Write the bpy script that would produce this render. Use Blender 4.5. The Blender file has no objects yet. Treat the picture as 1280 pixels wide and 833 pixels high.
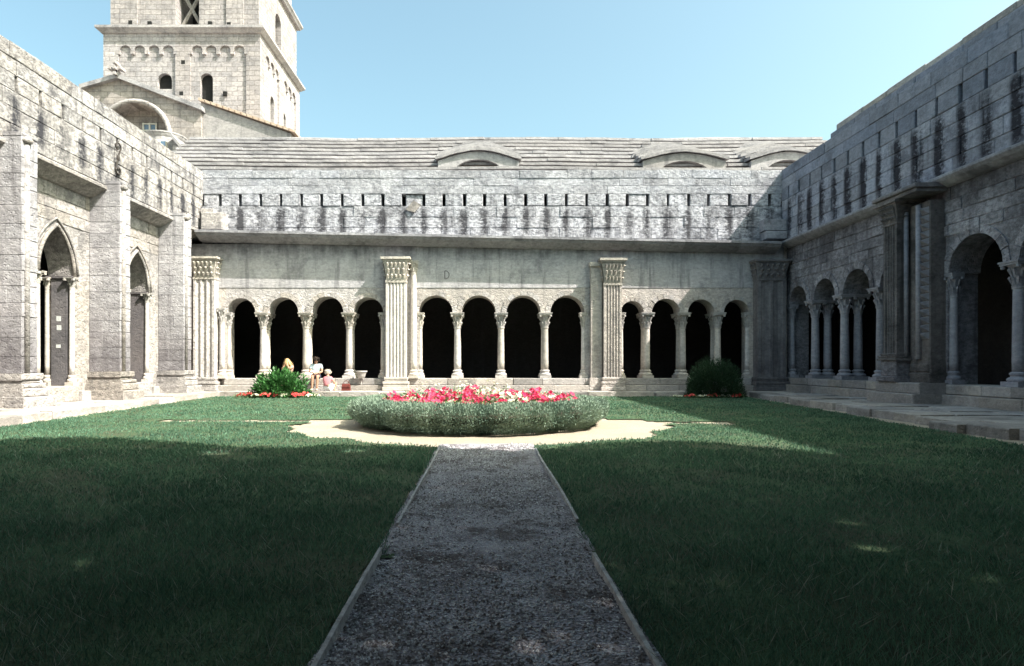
import bpy, math, random
import numpy as np
from mathutils import Vector, Matrix
random.seed(7); rng = np.random.default_rng(7)
R = math.radians
scene = bpy.context.scene
C = scene.collection

# ------------------------------------------------------------------ camera
cam_d = bpy.data.cameras.new('camera'); cam = bpy.data.objects.new('camera', cam_d); C.objects.link(cam)
cam.location = (0, 0, 1.25); cam.rotation_euler = (R(90), 0, 0)
cam_d.sensor_width = 36; cam_d.lens = 36*780/1280
cam_d.shift_x = 32/1280; cam_d.shift_y = 39.5/1280
cam_d.clip_end = 2000; cam_d.clip_start = 0.05
scene.camera = cam
# ------------------------------------------------------------------ sky, sun, exposure
SD = Vector((1.0, -0.50, 1.28))                 # towards the sun
el = math.atan2(SD.z, math.hypot(SD.x, SD.y)); az = math.atan2(SD.x, SD.y)
world = bpy.data.worlds.new('World'); scene.world = world; world.use_nodes = True
wn = world.node_tree.nodes; wl = world.node_tree.links; wn.clear()
sky = wn.new('ShaderNodeTexSky'); sky.sky_type = 'NISHITA'; sky.sun_disc = False
sky.sun_elevation = el; sky.sun_rotation = az
sky.air_density = 1.0; sky.dust_density = 5.0; sky.ozone_density = 1.0; sky.altitude = 0
tint = wn.new('ShaderNodeMix'); tint.data_type = 'RGBA'; tint.blend_type = 'MULTIPLY'; tint.inputs[0].default_value = 1
tint.inputs[7].default_value = (0.98, 1.15, 0.94, 1)
bg = wn.new('ShaderNodeBackground'); bg.inputs[1].default_value = 0.15
wo = wn.new('ShaderNodeOutputWorld')
wl.new(sky.outputs[0], tint.inputs[6]); wl.new(tint.outputs[2], bg.inputs[0]); wl.new(bg.outputs[0], wo.inputs[0])
sun_d = bpy.data.lights.new('sun', 'SUN'); sun = bpy.data.objects.new('sun', sun_d); C.objects.link(sun)
sun_d.energy = 5.0; sun_d.angle = R(0.5); sun_d.color = (1.0, 0.945, 0.87)
sun.rotation_euler = SD.to_track_quat('Z', 'Y').to_euler(); sun.location = (30, -10, 40)
vs = scene.view_settings; vs.view_transform = 'Standard'; vs.look = 'None'; vs.gamma = 1; vs.exposure = 1.2
vs.use_curve_mapping = False

# ------------------------------------------------------------------ material helpers
class NT:
    def __init__(s, name):
        m = bpy.data.materials.new(name); m.use_nodes = True; s.m = m; s.n = m.node_tree.nodes; s.l = m.node_tree.links
        s.b = s.n['Principled BSDF']
    def node(s, t, **k):
        n = s.n.new(t)
        for a, v in k.items(): setattr(n, a, v)
        return n
    def inp(s, sock, v):
        if isinstance(v, bpy.types.NodeSocket): s.l.new(v, sock)
        elif v is not None:
            if isinstance(v, tuple) and len(v) == 3 and sock.type == 'RGBA': v = (*v, 1)
            sock.default_value = v
    def math(s, op, a, b=None, c=None, clamp=False):
        n = s.node('ShaderNodeMath', operation=op, use_clamp=clamp)
        s.inp(n.inputs[0], a); s.inp(n.inputs[1], b); s.inp(n.inputs[2], c); return n.outputs[0]
    def mix(s, f, a, b, mode='MIX'):
        n = s.node('ShaderNodeMix', data_type='RGBA', blend_type=mode)
        s.inp(n.inputs[0], f); s.inp(n.inputs[6], a); s.inp(n.inputs[7], b); return n.outputs[2]
    def pos(s):
        return s.node('ShaderNodeNewGeometry').outputs['Position']
    def objco(s):
        return s.node('ShaderNodeTexCoord').outputs['Object']
    def scale(s, v, xyz):
        n = s.node('ShaderNodeVectorMath', operation='MULTIPLY'); s.inp(n.inputs[0], v); n.inputs[1].default_value = xyz; return n.outputs[0]
    def sep(s, v):
        n = s.node('ShaderNodeSeparateXYZ'); s.inp(n.inputs[0], v); return n.outputs
    def comb(s, x, y, z):
        n = s.node('ShaderNodeCombineXYZ'); s.inp(n.inputs[0], x); s.inp(n.inputs[1], y); s.inp(n.inputs[2], z); return n.outputs[0]
    def noise(s, v, sc, det=4, rough=.6):
        n = s.node('ShaderNodeTexNoise'); s.inp(n.inputs['Vector'], v); n.inputs['Scale'].default_value = sc
        n.inputs['Detail'].default_value = det; n.inputs['Roughness'].default_value = rough; return n.outputs[0]
    def mr(s, v, a, b, c=0., d=1., smooth=True):
        n = s.node('ShaderNodeMapRange', interpolation_type='SMOOTHSTEP' if smooth else 'LINEAR')
        s.inp(n.inputs[0], v); n.inputs[1].default_value = a; n.inputs[2].default_value = b
        n.inputs[3].default_value = c; n.inputs[4].default_value = d; return n.outputs[0]
    def bump(s, h, st, dist, nrm=None):
        n = s.node('ShaderNodeBump'); n.inputs['Strength'].default_value = st; n.inputs['Distance'].default_value = dist
        s.inp(n.inputs['Height'], h); s.inp(n.inputs['Normal'], nrm); return n.outputs[0]
    def done(s, col, rough=.85, nrm=None, spec=.25):
        s.inp(s.b.inputs['Base Color'], col); s.inp(s.b.inputs['Roughness'], rough)
        s.b.inputs['Specular IOR Level'].default_value = spec
        if nrm is not None: s.l.new(nrm, s.b.inputs['Normal'])
        return s.m

def stone(name, c1, c2, dark=(.07, .07, .075), stain=.5, streak=.4, pits=1., slots=None, band=None, brick=None, rel=1., varia=.16, mott=.35):
    """weathered limestone. slots=(axis, origin, pitch, ztop, zbot, strength); band=(z0,z1,strength) lichen band; brick=(len,h) fine masonry"""
    t = NT(name); p = t.pos(); s3 = t.sep(p)
    a = t.noise(p, .55, 5, .62); b = t.noise(p, 3.2, 5, .65); g = t.noise(p, 22, 4, .7)
    col = t.mix(t.mr(a, .32, .68), c1, c2)
    col = t.mix(t.mr(b, .3, .75, 0, .55), col, tuple(x*.72 for x in c1))
    mt = t.noise(t.scale(p, (1, 1, 1.7)), 6.5, 6, .75); col = t.mix(t.mr(mt, .42, .62, 0, mott), col, tuple(x*.42 for x in c2)); col = t.mix(t.mr(mt, .46, .30, 0, mott*.6), col, tuple(min(.8, x*1.35) for x in c1))
    rn = t.node('ShaderNodeObjectInfo').outputs['Random']
    hs = t.node('ShaderNodeHueSaturation'); t.inp(hs.inputs['Color'], col)
    t.inp(hs.inputs['Value'], t.mr(rn, 0, 1, 1-varia, 1+varia, False)); t.inp(hs.inputs['Saturation'], t.mr(t.math('FRACT', t.math('MULTIPLY', rn, 17.3)), 0, 1, .7, 1.35, False))
    col = hs.outputs[0]
    # vertical rain streaks
    sv = t.scale(p, (2.6, 2.6, .22)); st = t.noise(sv, 1.3, 5, .62)
    m = t.math('MULTIPLY', t.mr(st, .5, .72), streak, clamp=True)
    # lichen / soot blotches
    bl = t.noise(p, 1.1, 7, .72); m2 = t.math('MULTIPLY', t.mr(bl, .50, .68), stain, clamp=True)
    m = t.math('MAXIMUM', m, m2)
    spk = t.noise(p, 9, 4, .75); m = t.math('MAXIMUM', m, t.math('MULTIPLY', t.mr(spk, .58, .72), stain*.8, clamp=True))
    if slots:
        ax, o, pitch, zt, zb, k = slots
        u = t.math('ADD', t.math('SUBTRACT', s3[ax], o), t.math('ADD', t.math('MULTIPLY', t.math('SUBTRACT', b, .5), .22), t.math('MULTIPLY', t.math('SUBTRACT', mt, .5), .30)))
        d = t.math('MULTIPLY', t.math('PINGPONG', u, pitch/2), t.mr(t.noise(t.comb(s3[ax], 3., 0.), 1.7, 2), .3, .7, .65, 1.7))
        f = t.math('MULTIPLY', t.mr(d, .02, .34, 1, 0), t.mr(t.math('ADD', s3[2], t.math('MULTIPLY', t.math('SUBTRACT', a, .5), 2.2)), zb-1.0, zb+.8, 0, 1))
        f = t.math('MULTIPLY', f, t.mr(t.noise(t.comb(s3[ax], 0., 0.), 1.1, 3), .3, .6, .55, 1.25))
        f = t.math('MULTIPLY', f, t.mr(s3[2], zt+.1, zt-.35, 0, 1))
        f = t.math('MULTIPLY', f, t.mr(st, .28, .52, .6, 1.35)); f = t.math('MULTIPLY', f, t.mr(mt, .3, .6, .55, 1.2)); m = t.math('MAXIMUM', m, t.math('MULTIPLY', f, k, clamp=True))
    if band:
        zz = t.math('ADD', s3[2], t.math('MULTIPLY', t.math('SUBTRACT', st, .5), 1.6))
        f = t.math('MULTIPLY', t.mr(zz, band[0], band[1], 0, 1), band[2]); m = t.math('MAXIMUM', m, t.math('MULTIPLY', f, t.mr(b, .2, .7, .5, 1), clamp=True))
    col = t.mix(m, col, dark)
    col = t.mix(1., col, (.965, .945, 1.01), 'MULTIPLY')
    h = t.math('ADD', t.math('ADD', t.math('MULTIPLY', b, .8), t.math('MULTIPLY', mt, .7)), t.math('MULTIPLY', g, .35))
    vo = t.node('ShaderNodeTexVoronoi'); t.inp(vo.inputs['Vector'], p); vo.inputs['Scale'].default_value = 11
    h = t.math('ADD', h, t.math('MULTIPLY', t.mr(vo.outputs['Distance'], 0, .35), .35*pits))
    nrm = None
    if brick:
        br = t.node('ShaderNodeTexBrick'); t.inp(br.inputs['Vector'], t.comb(t.math('ADD', s3[0], s3[1]), s3[2], 0.))
        br.inputs['Scale'].default_value = 1; br.inputs['Brick Width'].default_value = brick[0]; br.inputs['Row Height'].default_value = brick[1]
        br.inputs['Mortar Size'].default_value = .018; br.inputs['Mortar Smooth'].default_value = .3
        br.inputs['Color1'].default_value = (.88, .88, .88, 1); br.inputs['Color2'].default_value = (1.1, 1.08, 1.05, 1); br.inputs['Mortar'].default_value = (.70, .68, .65, 1)
        col = t.mix(1., col, br.outputs[0], 'MULTIPLY')
        nrm = t.bump(t.math('SUBTRACT', 1, br.outputs[1]), .7, .03)
    nrm = t.bump(h, .75*rel, .05, nrm)
    return t.done(col, .92, nrm, .15)

W1 = (.45, .42, .375); W2 = (.50, .47, .41); G1 = (.47, .46, .44); G2 = (.36, .36, .36)
M = {}
M['back'] = stone('pale limestone', (.60, .56, .50), (.52, .49, .445), stain=.3, streak=.3, rel=1.6, mott=.45)
M['back_up'] = stone('shade tinted ashlar', (.58, .57, .55), (.48, .475, .465), stain=.45, streak=.6, band=(5.3, 6.4, .9), varia=.06, rel=.8)  # cooler tone puts cornice shade into the colour; band and streaks are lichen stain
M['back_par'] = stone('grey weathered limestone', (.62, .63, .64), (.50, .51, .53), stain=.6, streak=.45, slots=(0, -11.2, .856, 7.95, 6.5, .7), rel=2.2, mott=.95, varia=.1)
M['back_par_hi'] = stone('grey weathered parapet stone', (.50, .505, .51), (.41, .42, .44), stain=.5, streak=.1, rel=1.6, mott=.6)
M['colr'] = stone('shade tinted column stone', (.42, .425, .44), (.32, .325, .345), stain=.2, streak=.3, pits=.4, rel=.5)  # darker copy of the column stone, right side's shade put into the colour
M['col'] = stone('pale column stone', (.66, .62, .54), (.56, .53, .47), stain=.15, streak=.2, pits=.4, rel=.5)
M['carve'] = stone('carved capital stone', (.58, .55, .48), (.46, .44, .40), stain=.5, streak=.2, rel=.8)
M['left'] = stone('warm limestone', W1, (.385, .365, .335), stain=.5, streak=.45, mott=.65, rel=1.5)
M['left_par'] = stone('warm parapet limestone', (.46, .44, .405), (.375, .36, .34), dark=(.045, .045, .05), stain=.8, streak=.75, mott=.85, slots=(1, 15.8, .868, 8.15, 6.9, .75), rel=1.2)  # own warm stone colour, mottled with dark lichen
M['butt'] = stone('buttress limestone', (.47, .46, .455), (.39, .385, .385), dark=(.085, .075, .08), stain=.35, streak=.5, rel=1.2, varia=.12, mott=.4, band=(3.4, 1.4, .75))
M['jamb'] = stone('shade darkened jamb stone', (.20, .185, .18), (.13, .125, .13), stain=.4, streak=.5, rel=.6)  # dark base colour stands for the shade inside the arch reveals
M['right'] = stone('shade tinted limestone', (.42, .42, .43), (.24, .235, .245), dark=(.04, .036, .038), stain=.55, streak=.6, band=(4.9, 6.1, .85), varia=.3, mott=.6, rel=1.4)  # base colour blued and darkened for the right side's shade; stains are real
M['right_par'] = stone('shade tinted parapet limestone', (.40, .42, .46), (.30, .315, .35), dark=(.035, .035, .042), stain=.45, streak=.35, slots=(1, 14.64, .845, 8.15, 6.2, .85), mott=.5)  # shade of the right side put in as blue tint; slot streaks are stain
M['right_par_hi'] = stone('shade tinted upper parapet limestone', (.31, .33, .37), (.23, .25, .285), stain=.45, streak=.15)  # upper courses carry the same shade as a blue tint in the colour
M['pier'] = stone('blackened pier stone', (.24, .225, .21), (.11, .105, .10), dark=(.02, .022, .02), stain=.6, streak=.7, rel=1.4)
M['corner'] = stone('sooty corner stone', (.26, .25, .24), (.15, .145, .15), stain=.5, streak=.6)
M['inner'] = stone('shade darkened gallery stone', (.05, .048, .045), (.035, .034, .033), stain=.3, streak=.3)  # near-black base colour paints the shade inside the galleries
M['pave'] = stone('worn paving stone', (.47, .44, .39), (.38, .36, .325), stain=.35, streak=0, rel=1., varia=.22)
M['cornice'] = stone('shade darkened cornice stone', (.38, .38, .385), (.27, .27, .28), stain=.6, streak=.3, pits=.6)  # darker base colour puts the underside shade into the whole cornice, beside real stain
M['tower'] = stone('pinkish tower limestone', (.47, .45, .43), (.39, .375, .36), stain=.3, streak=.35, brick=(.62, .28), rel=.7, mott=.45)
M['church'] = stone('church wall limestone', (.45, .425, .39), (.38, .36, .335), stain=.4, streak=.5, brick=(.7, .32), rel=.7)
M['plaster'] = stone('pale rendered wall', (.43, .415, .385), (.35, .34, .325), stain=.45, streak=.6, rel=.5)
M['slab'] = stone('roof slab stone', (.40, .39, .375), (.30, .295, .29), stain=.5, streak=0, rel=.8)

def simple(name, c, rough=.7, c2=None, sc=6, bumpst=.3, spec=.3, metal=0):
    t = NT(name); p = t.pos(); n = t.noise(p, sc, 5, .65)
    col = t.mix(t.mr(n, .3, .7), c, c2 or tuple(x*.7 for x in c)); t.b.inputs['Metallic'].default_value = metal
    return t.done(col, rough, t.bump(t.noise(p, sc*5, 3), bumpst, .02), spec)
M['black'] = simple('dark void', (.012, .012, .012), .95, (.02, .02, .02))  # black stands for the shade in slots, windows, belfry openings and putlog holes
M['iron'] = simple('rusted iron', (.05, .042, .038), .7)
M['tile'] = simple('terracotta tile', (.40, .29, .22), .85, (.46, .38, .31), 5)
M['wood'] = simple('grey weathered timber', (.30, .28, .27), .8, (.18, .165, .15), 9)
M['board'] = simple('weathered edging board', (.52, .51, .51), .8, (.28, .27, .27), 14, .6)
M['glass'] = simple('window pane', (.10, .16, .24), .15, (.16, .22, .30), 2, .0, .5)
M['frame'] = simple('white window frame', (.7, .68, .62), .6)
M['infill'] = simple('brown lunette infill', (.34, .25, .19), .9, (.20, .15, .12), 3)
M['paper'] = simple('paper notice', (.7, .72, .72), .8)
M['bark'] = simple('tree bark', (.12, .095, .07), .9, (.06, .05, .04), 7, 1.)
M['soil'] = simple('bed soil', (.10, .075, .055), .95, (.06, .045, .035), 12, 1.)

def leafmat(name, c, c2, rough=.55, trans=.25, spec=.3):
    t = NT(name); a = t.node('ShaderNodeAttribute', attribute_name='rnd').outputs['Fac']
    col = t.mix(a, c, c2); t.b.inputs['Subsurface Weight'].default_value = 0
    t.done(col, rough, None, spec)
    tr = t.node('ShaderNodeBsdfTranslucent'); t.l.new(col, tr.inputs[0]); ms = t.node('ShaderNodeMixShader'); ms.inputs[0].default_value = trans
    t.l.new(t.b.outputs[0], ms.inputs[1]); t.l.new(tr.outputs[0], ms.inputs[2]); t.l.new(ms.outputs[0], t.n['Material Output'].inputs[0])
    return t.m
M['grass'] = leafmat('grass blades', (.050, .115, .075), (.165, .31, .20), .6, .3)
M['straw'] = leafmat('dry grass stalks', (.16, .19, .15), (.36, .38, .32), .6, .2)
M['hedge'] = leafmat('grey green hedge leaves', (.10, .165, .125), (.30, .39, .30), .7, .12)
M['laurel'] = leafmat('glossy green leaves', (.03, .11, .03), (.075, .20, .06), .35, .25)
M['juniper'] = leafmat('dark green needles', (.022, .05, .024), (.04, .085, .04), .6, .15)
M['tree'] = leafmat('tree leaves', (.04, .08, .03), (.07, .12, .04), .5, .2)
M['petleaf'] = leafmat('petunia leaves', (.08, .15, .05), (.17, .23, .10), .6, .2)
M['pink'] = leafmat('pink petals', (.72, .03, .13), (.80, .16, .26), .6, .3)
M['red'] = leafmat('coral red petals', (.62, .05, .06), (.75, .15, .13), .6, .3)
M['white'] = leafmat('white petals', (.75, .74, .66), (.82, .80, .60), .6, .3)

# ------------------------------------------------------------------ object helpers
def tag(o, label=None, cat=None, group=None, kind=None):
    if label: o['label'] = label
    if cat: o['category'] = cat
    if group: o['group'] = group
    if kind: o['kind'] = kind
    return o
BASE = {}
def thing(name, loc, label, cat, group=None):
    o = bpy.data.objects.new(name, None); C.objects.link(o); o.location = loc; o.empty_display_size = .3
    BASE[o.name] = Vector(loc); return tag(o, label, cat, group)
def base_of(p):
    while p.parent: p = p.parent
    return BASE.get(p.name, Vector((0, 0, 0)))
def link(name, me, parent=None, loc=None):
    o = bpy.data.objects.new(name, me); C.objects.link(o)
    if parent: o.parent = parent
    if loc is not None: o.location = loc
    return o
FB = lambda u, d, z: (u, 26-d, z)
FR = lambda u, d, z: (12.5-d, u, z)
FL = lambda u, d, z: (-12.4+d, u, z)
FW = lambda u, d, z: (u, d, z)
class MB:
    def __init__(s): s.v = []; s.f = []
    def add(s, vs, fs):
        n = len(s.v); s.v += [tuple(v) for v in vs]; s.f += [tuple(n+i for i in f) for f in fs]; return s
    def box(s, F, u0, u1, d0, d1, z0, z1):
        c = [F(u, d, z) for z in (z0, z1) for d in (d0, d1) for u in (u0, u1)]
        return s.add(c, [(0, 1, 3, 2), (4, 6, 7, 5), (0, 4, 5, 1), (1, 5, 7, 3), (3, 7, 6, 2), (2, 6, 4, 0)])
    def block(s, F, u0, u1, d0, d1, z0, z1, c=.012, j=.006):
        r = lambda k=j: random.uniform(-k, k)
        q = [(u0, z0), (u1, z0), (u1, z1), (u0, z1)]; qi = [(u0+c, z0+c), (u1-c, z0+c), (u1-c, z1-c), (u0+c, z1-c)]
        v = [F(u, d0, z) for u, z in q] + [F(u, d1-c, z) for u, z in q] + [F(u+r(), d1+r(), z+r()) for u, z in qi]
        f = [(8, 9, 10, 11)]
        for i in range(4):
            k = (i+1) % 4; f += [(i, k, 4+k, 4+i), (4+i, 4+k, 8+k, 8+i)]
        return s.add(v, f)
    def lathe(s, prof, seg, cx=0, cy=0, cz=0, sx=1, sy=1):
        n = len(s.v)
        for r, z in prof:
            for k in range(seg):
                a = 2*math.pi*k/seg; s.v.append((cx+r*sx*math.cos(a), cy+r*sy*math.sin(a), cz+z))
        for i in range(len(prof)-1):
            for k in range(seg):
                k2 = (k+1) % seg; s.f.append((n+i*seg+k, n+i*seg+k2, n+(i+1)*seg+k2, n+(i+1)*seg+k))
        s.f.append(tuple(n+(len(prof)-1)*seg+k for k in range(seg))); s.f.append(tuple(n+k for k in reversed(range(seg))))
        return s
    def tube(s, pts, rad, seg=8):
        pts = [Vector(p) for p in pts]; rads = rad if isinstance(rad, (list, tuple)) else [rad]*len(pts); n = len(s.v)
        for i, p in enumerate(pts):
            t = (pts[min(i+1, len(pts)-1)]-pts[max(i-1, 0)]).normalized()
            a = t.orthogonal().normalized() if i == 0 else (a - t*a.dot(t)).normalized()
            b = t.cross(a)
            for k in range(seg):
                w = 2*math.pi*k/seg; s.v.append(tuple(p+(a*math.cos(w)+b*math.sin(w))*rads[i]))
        for i in range(len(pts)-1):
            for k in range(seg):
                k2 = (k+1) % seg; s.f.append((n+i*seg+k, n+i*seg+k2, n+(i+1)*seg+k2, n+(i+1)*seg+k))
        s.f.append(tuple(n+(len(pts)-1)*seg+k for k in range(seg))); s.f.append(tuple(n+k for k in reversed(range(seg))))
        return s
    def sweep(s, F, prof, u0, u1, zo=lambda u: 0, n=1):
        b = len(s.v); m = len(prof)
        for i in range(n+1):
            u = u0+(u1-u0)*i/n
            for d, z in prof: s.v.append(F(u, d, z+zo(u)))
        for i in range(n):
            for k in range(m):
                k2 = (k+1) % m; s.f.append((b+i*m+k, b+i*m+k2, b+(i+1)*m+k2, b+(i+1)*m+k))
        s.f.append(tuple(b+k for k in range(m))); s.f.append(tuple(b+n*m+k for k in range(m)))
        return s
    def prism(s, pts_front, pts_back):
        n = len(pts_front); b = len(s.v); s.v += [tuple(p) for p in pts_front]+[tuple(p) for p in pts_back]
        s.f.append(tuple(b+i for i in range(n))); s.f.append(tuple(b+n+i for i in reversed(range(n))))
        for i in range(n): k = (i+1) % n; s.f.append((b+i, b+n+i, b+n+k, b+k))
        return s
    def mesh(s, name, mat, off=(0, 0, 0), smooth=False):
        me = bpy.data.meshes.new(name); ox, oy, oz = off
        me.from_pydata([(x-ox, y-oy, z-oz) for x, y, z in s.v], [], s.f); me.update()
        if mat: me.materials.append(M[mat] if isinstance(mat, str) else mat)
        if smooth: me.polygons.foreach_set('use_smooth', [True]*len(me.polygons))
        return me
    def build(s, name, mat, parent=None, smooth=False):
        return link(name, s.mesh(name, mat, base_of(parent) if parent else (0, 0, 0), smooth), parent)

def arch_z(x, hw, Rr):
    """height above springing of an arch of half width hw; Rr=None round, else pointed with radius Rr"""
    x = min(abs(x), hw)
    if Rr is None: return math.sqrt(max(0, hw*hw-x*x))
    return math.sqrt(max(0, Rr*Rr-(x+Rr-hw)**2))
def arch_plate(F, u0, u1, zs, ztop, arches, d0, d1, ng=14):
    mb = MB(); us = {round(u0, 5), round(u1, 5)}; iv = []
    for c, hw, Rr in arches:
        for i in range(ng+1): us.add(round(c-hw*math.cos(math.pi*i/ng), 5))
        iv.append((c, hw, Rr))
    us = sorted(u for u in us if u0-1e-6 <= u <= u1+1e-6)
    for a, b in zip(us[:-1], us[1:]):
        m = (a+b)/2; za = zb = zs
        for c, hw, Rr in iv:
            if abs(m-c) < hw: za = zs+arch_z(a-c, hw, Rr); zb = zs+arch_z(b-c, hw, Rr)
        v = [F(a, d1, za), F(b, d1, zb), F(b, d1, ztop), F(a, d1, ztop), F(a, d0, za), F(b, d0, zb), F(b, d0, ztop), F(a, d0, ztop)]
        mb.add(v, [(0, 1, 2, 3), (4, 7, 6, 5), (0, 4, 5, 1)])
    return mb
def voussoirs(parent, F, c, hw, Rr, zs, wid, n, d0, d1, mat, name='voussoir'):
    top = arch_z(0, hw, Rr)
    def pt(t, r):                                 # t in 0..1 along the curve
        if Rr is None:
            a = math.pi*(1-t); return c+r*math.cos(a), zs+r*math.sin(a)
        s = -1 if t < .5 else 1; k = t*2 if t < .5 else (1-t)*2
        amax = math.acos((Rr-hw)/Rr); a = amax*k; rr = Rr+(r-hw)
        return c+s*(rr*math.cos(a)-(Rr-hw)), zs+rr*math.sin(a)
    for i in range(n):
        g = .006/ max(hw, .3); ta, tb = i/n+g*.5, (i+1)/n-g*.5; dd = d1+random.uniform(-.008, .008); w = wid*random.uniform(.92, 1.08)
        k = 2; fr = [pt(ta+(tb-ta)*j/k, hw+.003) for j in range(k+1)] + [pt(tb-(tb-ta)*j/k, hw+w) for j in range(k+1)]
        mb = MB(); mb.prism([F(u, dd, z) for u, z in fr], [F(u, d0, z) for u, z in fr]); mb.build(name, mat, parent)
def course(parent, name, F, u0, u1, z0, z1, d0, d1, mat, mean, gap=.012, dj=.012, skip=(), c=.014, zj=0., lo=.6, hi=1.45, j=.006):
    u = u0
    while u < u1-.05:
        L = mean*random.uniform(lo, hi); e = min(u+L, u1)
        if u1-e < mean*.35: e = u1
        segs = [(u, e)]
        for a, b in skip:
            ns = []
            for x, y in segs:
                if b <= x or a >= y: ns.append((x, y))
                else:
                    if a-x > .08: ns.append((x, a))
                    if y-b > .08: ns.append((b, y))
            segs = ns
        for x, y in segs:
            MB().block(F, x+gap/2, y-gap/2, d0, d1+random.uniform(-dj, dj), z0+gap/2, z1-gap/2+random.uniform(-zj, zj), c, j).build(name, mat, parent)
        u = e
def leafmesh(name, P, D, N, L, Wd, mat, parent=None, rnd=None, kind=None, off=None, fold=.0):
    """P base points, D directions (unit), N approx normals, L lengths, Wd widths: rhombus leaves"""
    n = len(P); S = np.cross(D, N); S /= (np.linalg.norm(S, axis=1, keepdims=True)+1e-9); N2 = np.cross(S, D)
    L = np.asarray(L).reshape(-1, 1); Wd = np.asarray(Wd).reshape(-1, 1)
    mid = P+D*L*.45
    V = np.empty((n, 4, 3)); V[:, 0] = P; V[:, 1] = mid+S*Wd*.5+N2*L*fold; V[:, 2] = P+D*L; V[:, 3] = mid-S*Wd*.5+N2*L*fold
    if off is not None: V -= np.asarray(off)
    me = bpy.data.meshes.new(name); me.vertices.add(n*4); me.vertices.foreach_set('co', V.reshape(-1))
    me.loops.add(n*4); me.loops.foreach_set('vertex_index', np.arange(n*4, dtype=np.int32))
    me.polygons.add(n); me.polygons.foreach_set('loop_start', np.arange(0, n*4, 4, dtype=np.int32)); me.polygons.foreach_set('loop_total', np.full(n, 4, dtype=np.int32))
    at = me.attributes.new('rnd', 'FLOAT', 'POINT'); r = rng.random(n) if rnd is None else rnd
    at.data.foreach_set('value', np.repeat(r, 4).astype(np.float32))
    me.materials.append(M[mat]); me.update(calc_edges=True); me.validate()
    o = link(name, me, parent)
    if kind: o['kind'] = kind
    return o
def unit(a): return a/(np.linalg.norm(a, axis=1, keepdims=True)+1e-9)

# ------------------------------------------------------------------ ground, lawn, paths
BEDX, BEDY, BEDR = -.14, 13.4, 2.79
def ledge(y): return -9.75-.07*max(0, min(y-12, 14))*1.05          # left pavement edge
def redge(y): return 8.35+.122*max(0, min(y-9, 17))               # right pavement edge
def wob(x, y): return .10*math.sin(3.1*x+1.7*y)+.07*math.sin(5.3*y-2.2*x+1)+.05*math.sin(9.1*x+4.4*y)
def is_lawn(x, y):
    if y > 24.25+.05*math.sin(x*2) or x < ledge(y)+.12 or x > redge(y)-.15: return False
    w = wob(x, y)
    if y < 9.6 and abs(x-.005) < .685+.02+ (w*.3 if 4.05 < y < 4.85 else 0): return False
    r = math.hypot(x-BEDX, y-BEDY)
    if r < 2.62: return False
    if y < 14.2:
        if r < 3.85+w: return False
    elif r < 3.0+w*.5: return False
    if -7.2 < x < 0 and abs(y-13.75+.02*x) < .22+w*.6-.02*abs(x+4): return False
    if 0 < x < 5.3 and abs(y-13.3) < .30+w*.8: return False
    return True
t = NT('sandy ground'); p = t.pos()
col = t.mix(t.mr(t.noise(p, .9, 5), .3, .7), (.42, .365, .29), (.34, .295, .235)); col = t.mix(t.mr(t.noise(p, 40, 3, .8), .45, .7), col, (.26, .22, .17))
M['sand'] = t.done(col, .95, t.bump(t.noise(p, 35, 4, .8), .6, .02), .1)
t = NT('gravel path'); p = t.pos()
vo = t.node('ShaderNodeTexVoronoi'); t.inp(vo.inputs['Vector'], p); vo.inputs['Scale'].default_value = 60
col = t.mix(t.mr(t.noise(p, 2.2, 5, .7), .35, .65), (.27, .245, .27), (.42, .40, .44)); col = t.mix(t.mr(vo.outputs['Color'], .55, .8), col, (.48, .47, .49))  # lavender tint puts the blue of the shade into the gravel
col = t.mix(t.mr(t.noise(p, 1.7, 6, .75), .5, .62, 0, .75), col, (.075, .055, .05))
M['gravel'] = t.done(col, .95, t.bump(vo.outputs['Distance'], .9, .025), .15)
t = NT('lawn soil'); p = t.pos()
col = t.mix(t.mr(t.noise(p, 1.2, 6, .7), .35, .65), (.075, .085, .055), (.075, .125, .065)); col = t.mix(t.mr(t.noise(p, 30, 3, .8), .5, .7), col, (.035, .05, .025))
M['lawn'] = t.done(col, .95, t.bump(t.noise(p, 25, 3, .8), .8, .03), .1)

g = MB(); g.add([(-400, -400, -.012), (400, -400, -.012), (400, 400, -.012), (-400, 400, -.012)], [(0, 1, 2, 3)]); tag(g.build('ground', 'sand'), kind='structure')
mb = MB(); ny = 60
for i in range(ny+1):
    y = -3+12.75*i/ny
    for k in range(13):
        x = -.73+1.46*k/12; mb.v.append((x, y, .014+.012*math.sin(4*x+2*y)+.010*math.sin(7*y-5*x)))
for i in range(ny):
    for k in range(12): a = i*13+k; mb.f.append((a, a+1, a+14, a+13))
tag(mb.build('gravel_path', 'gravel', smooth=True), kind='structure')
mb = MB(); st = .13; xs = np.arange(-11, 11, st); ys = np.arange(-3, 24.6, st); idx = {}
def vid(i, k):
    if (i, k) not in idx:
        x = xs[0]+i*st; y = ys[0]+k*st; idx[(i, k)] = len(mb.v)
        mb.v.append((x+random.uniform(-.03, .03), y+random.uniform(-.03, .03), .006+.006*math.sin(1.7*x+.6*y)+.005*math.sin(2.3*y-.8*x)+random.uniform(-.003, .003)))
    return idx[(i, k)]
for i in range(len(xs)):
    for k in range(len(ys)):
        if is_lawn(xs[i]+st/2, ys[k]+st/2): mb.f.append((vid(i, k), vid(i+1, k), vid(i+1, k+1), vid(i, k+1)))
tag(mb.build('lawn', 'lawn', smooth=True), kind='structure')
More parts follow.
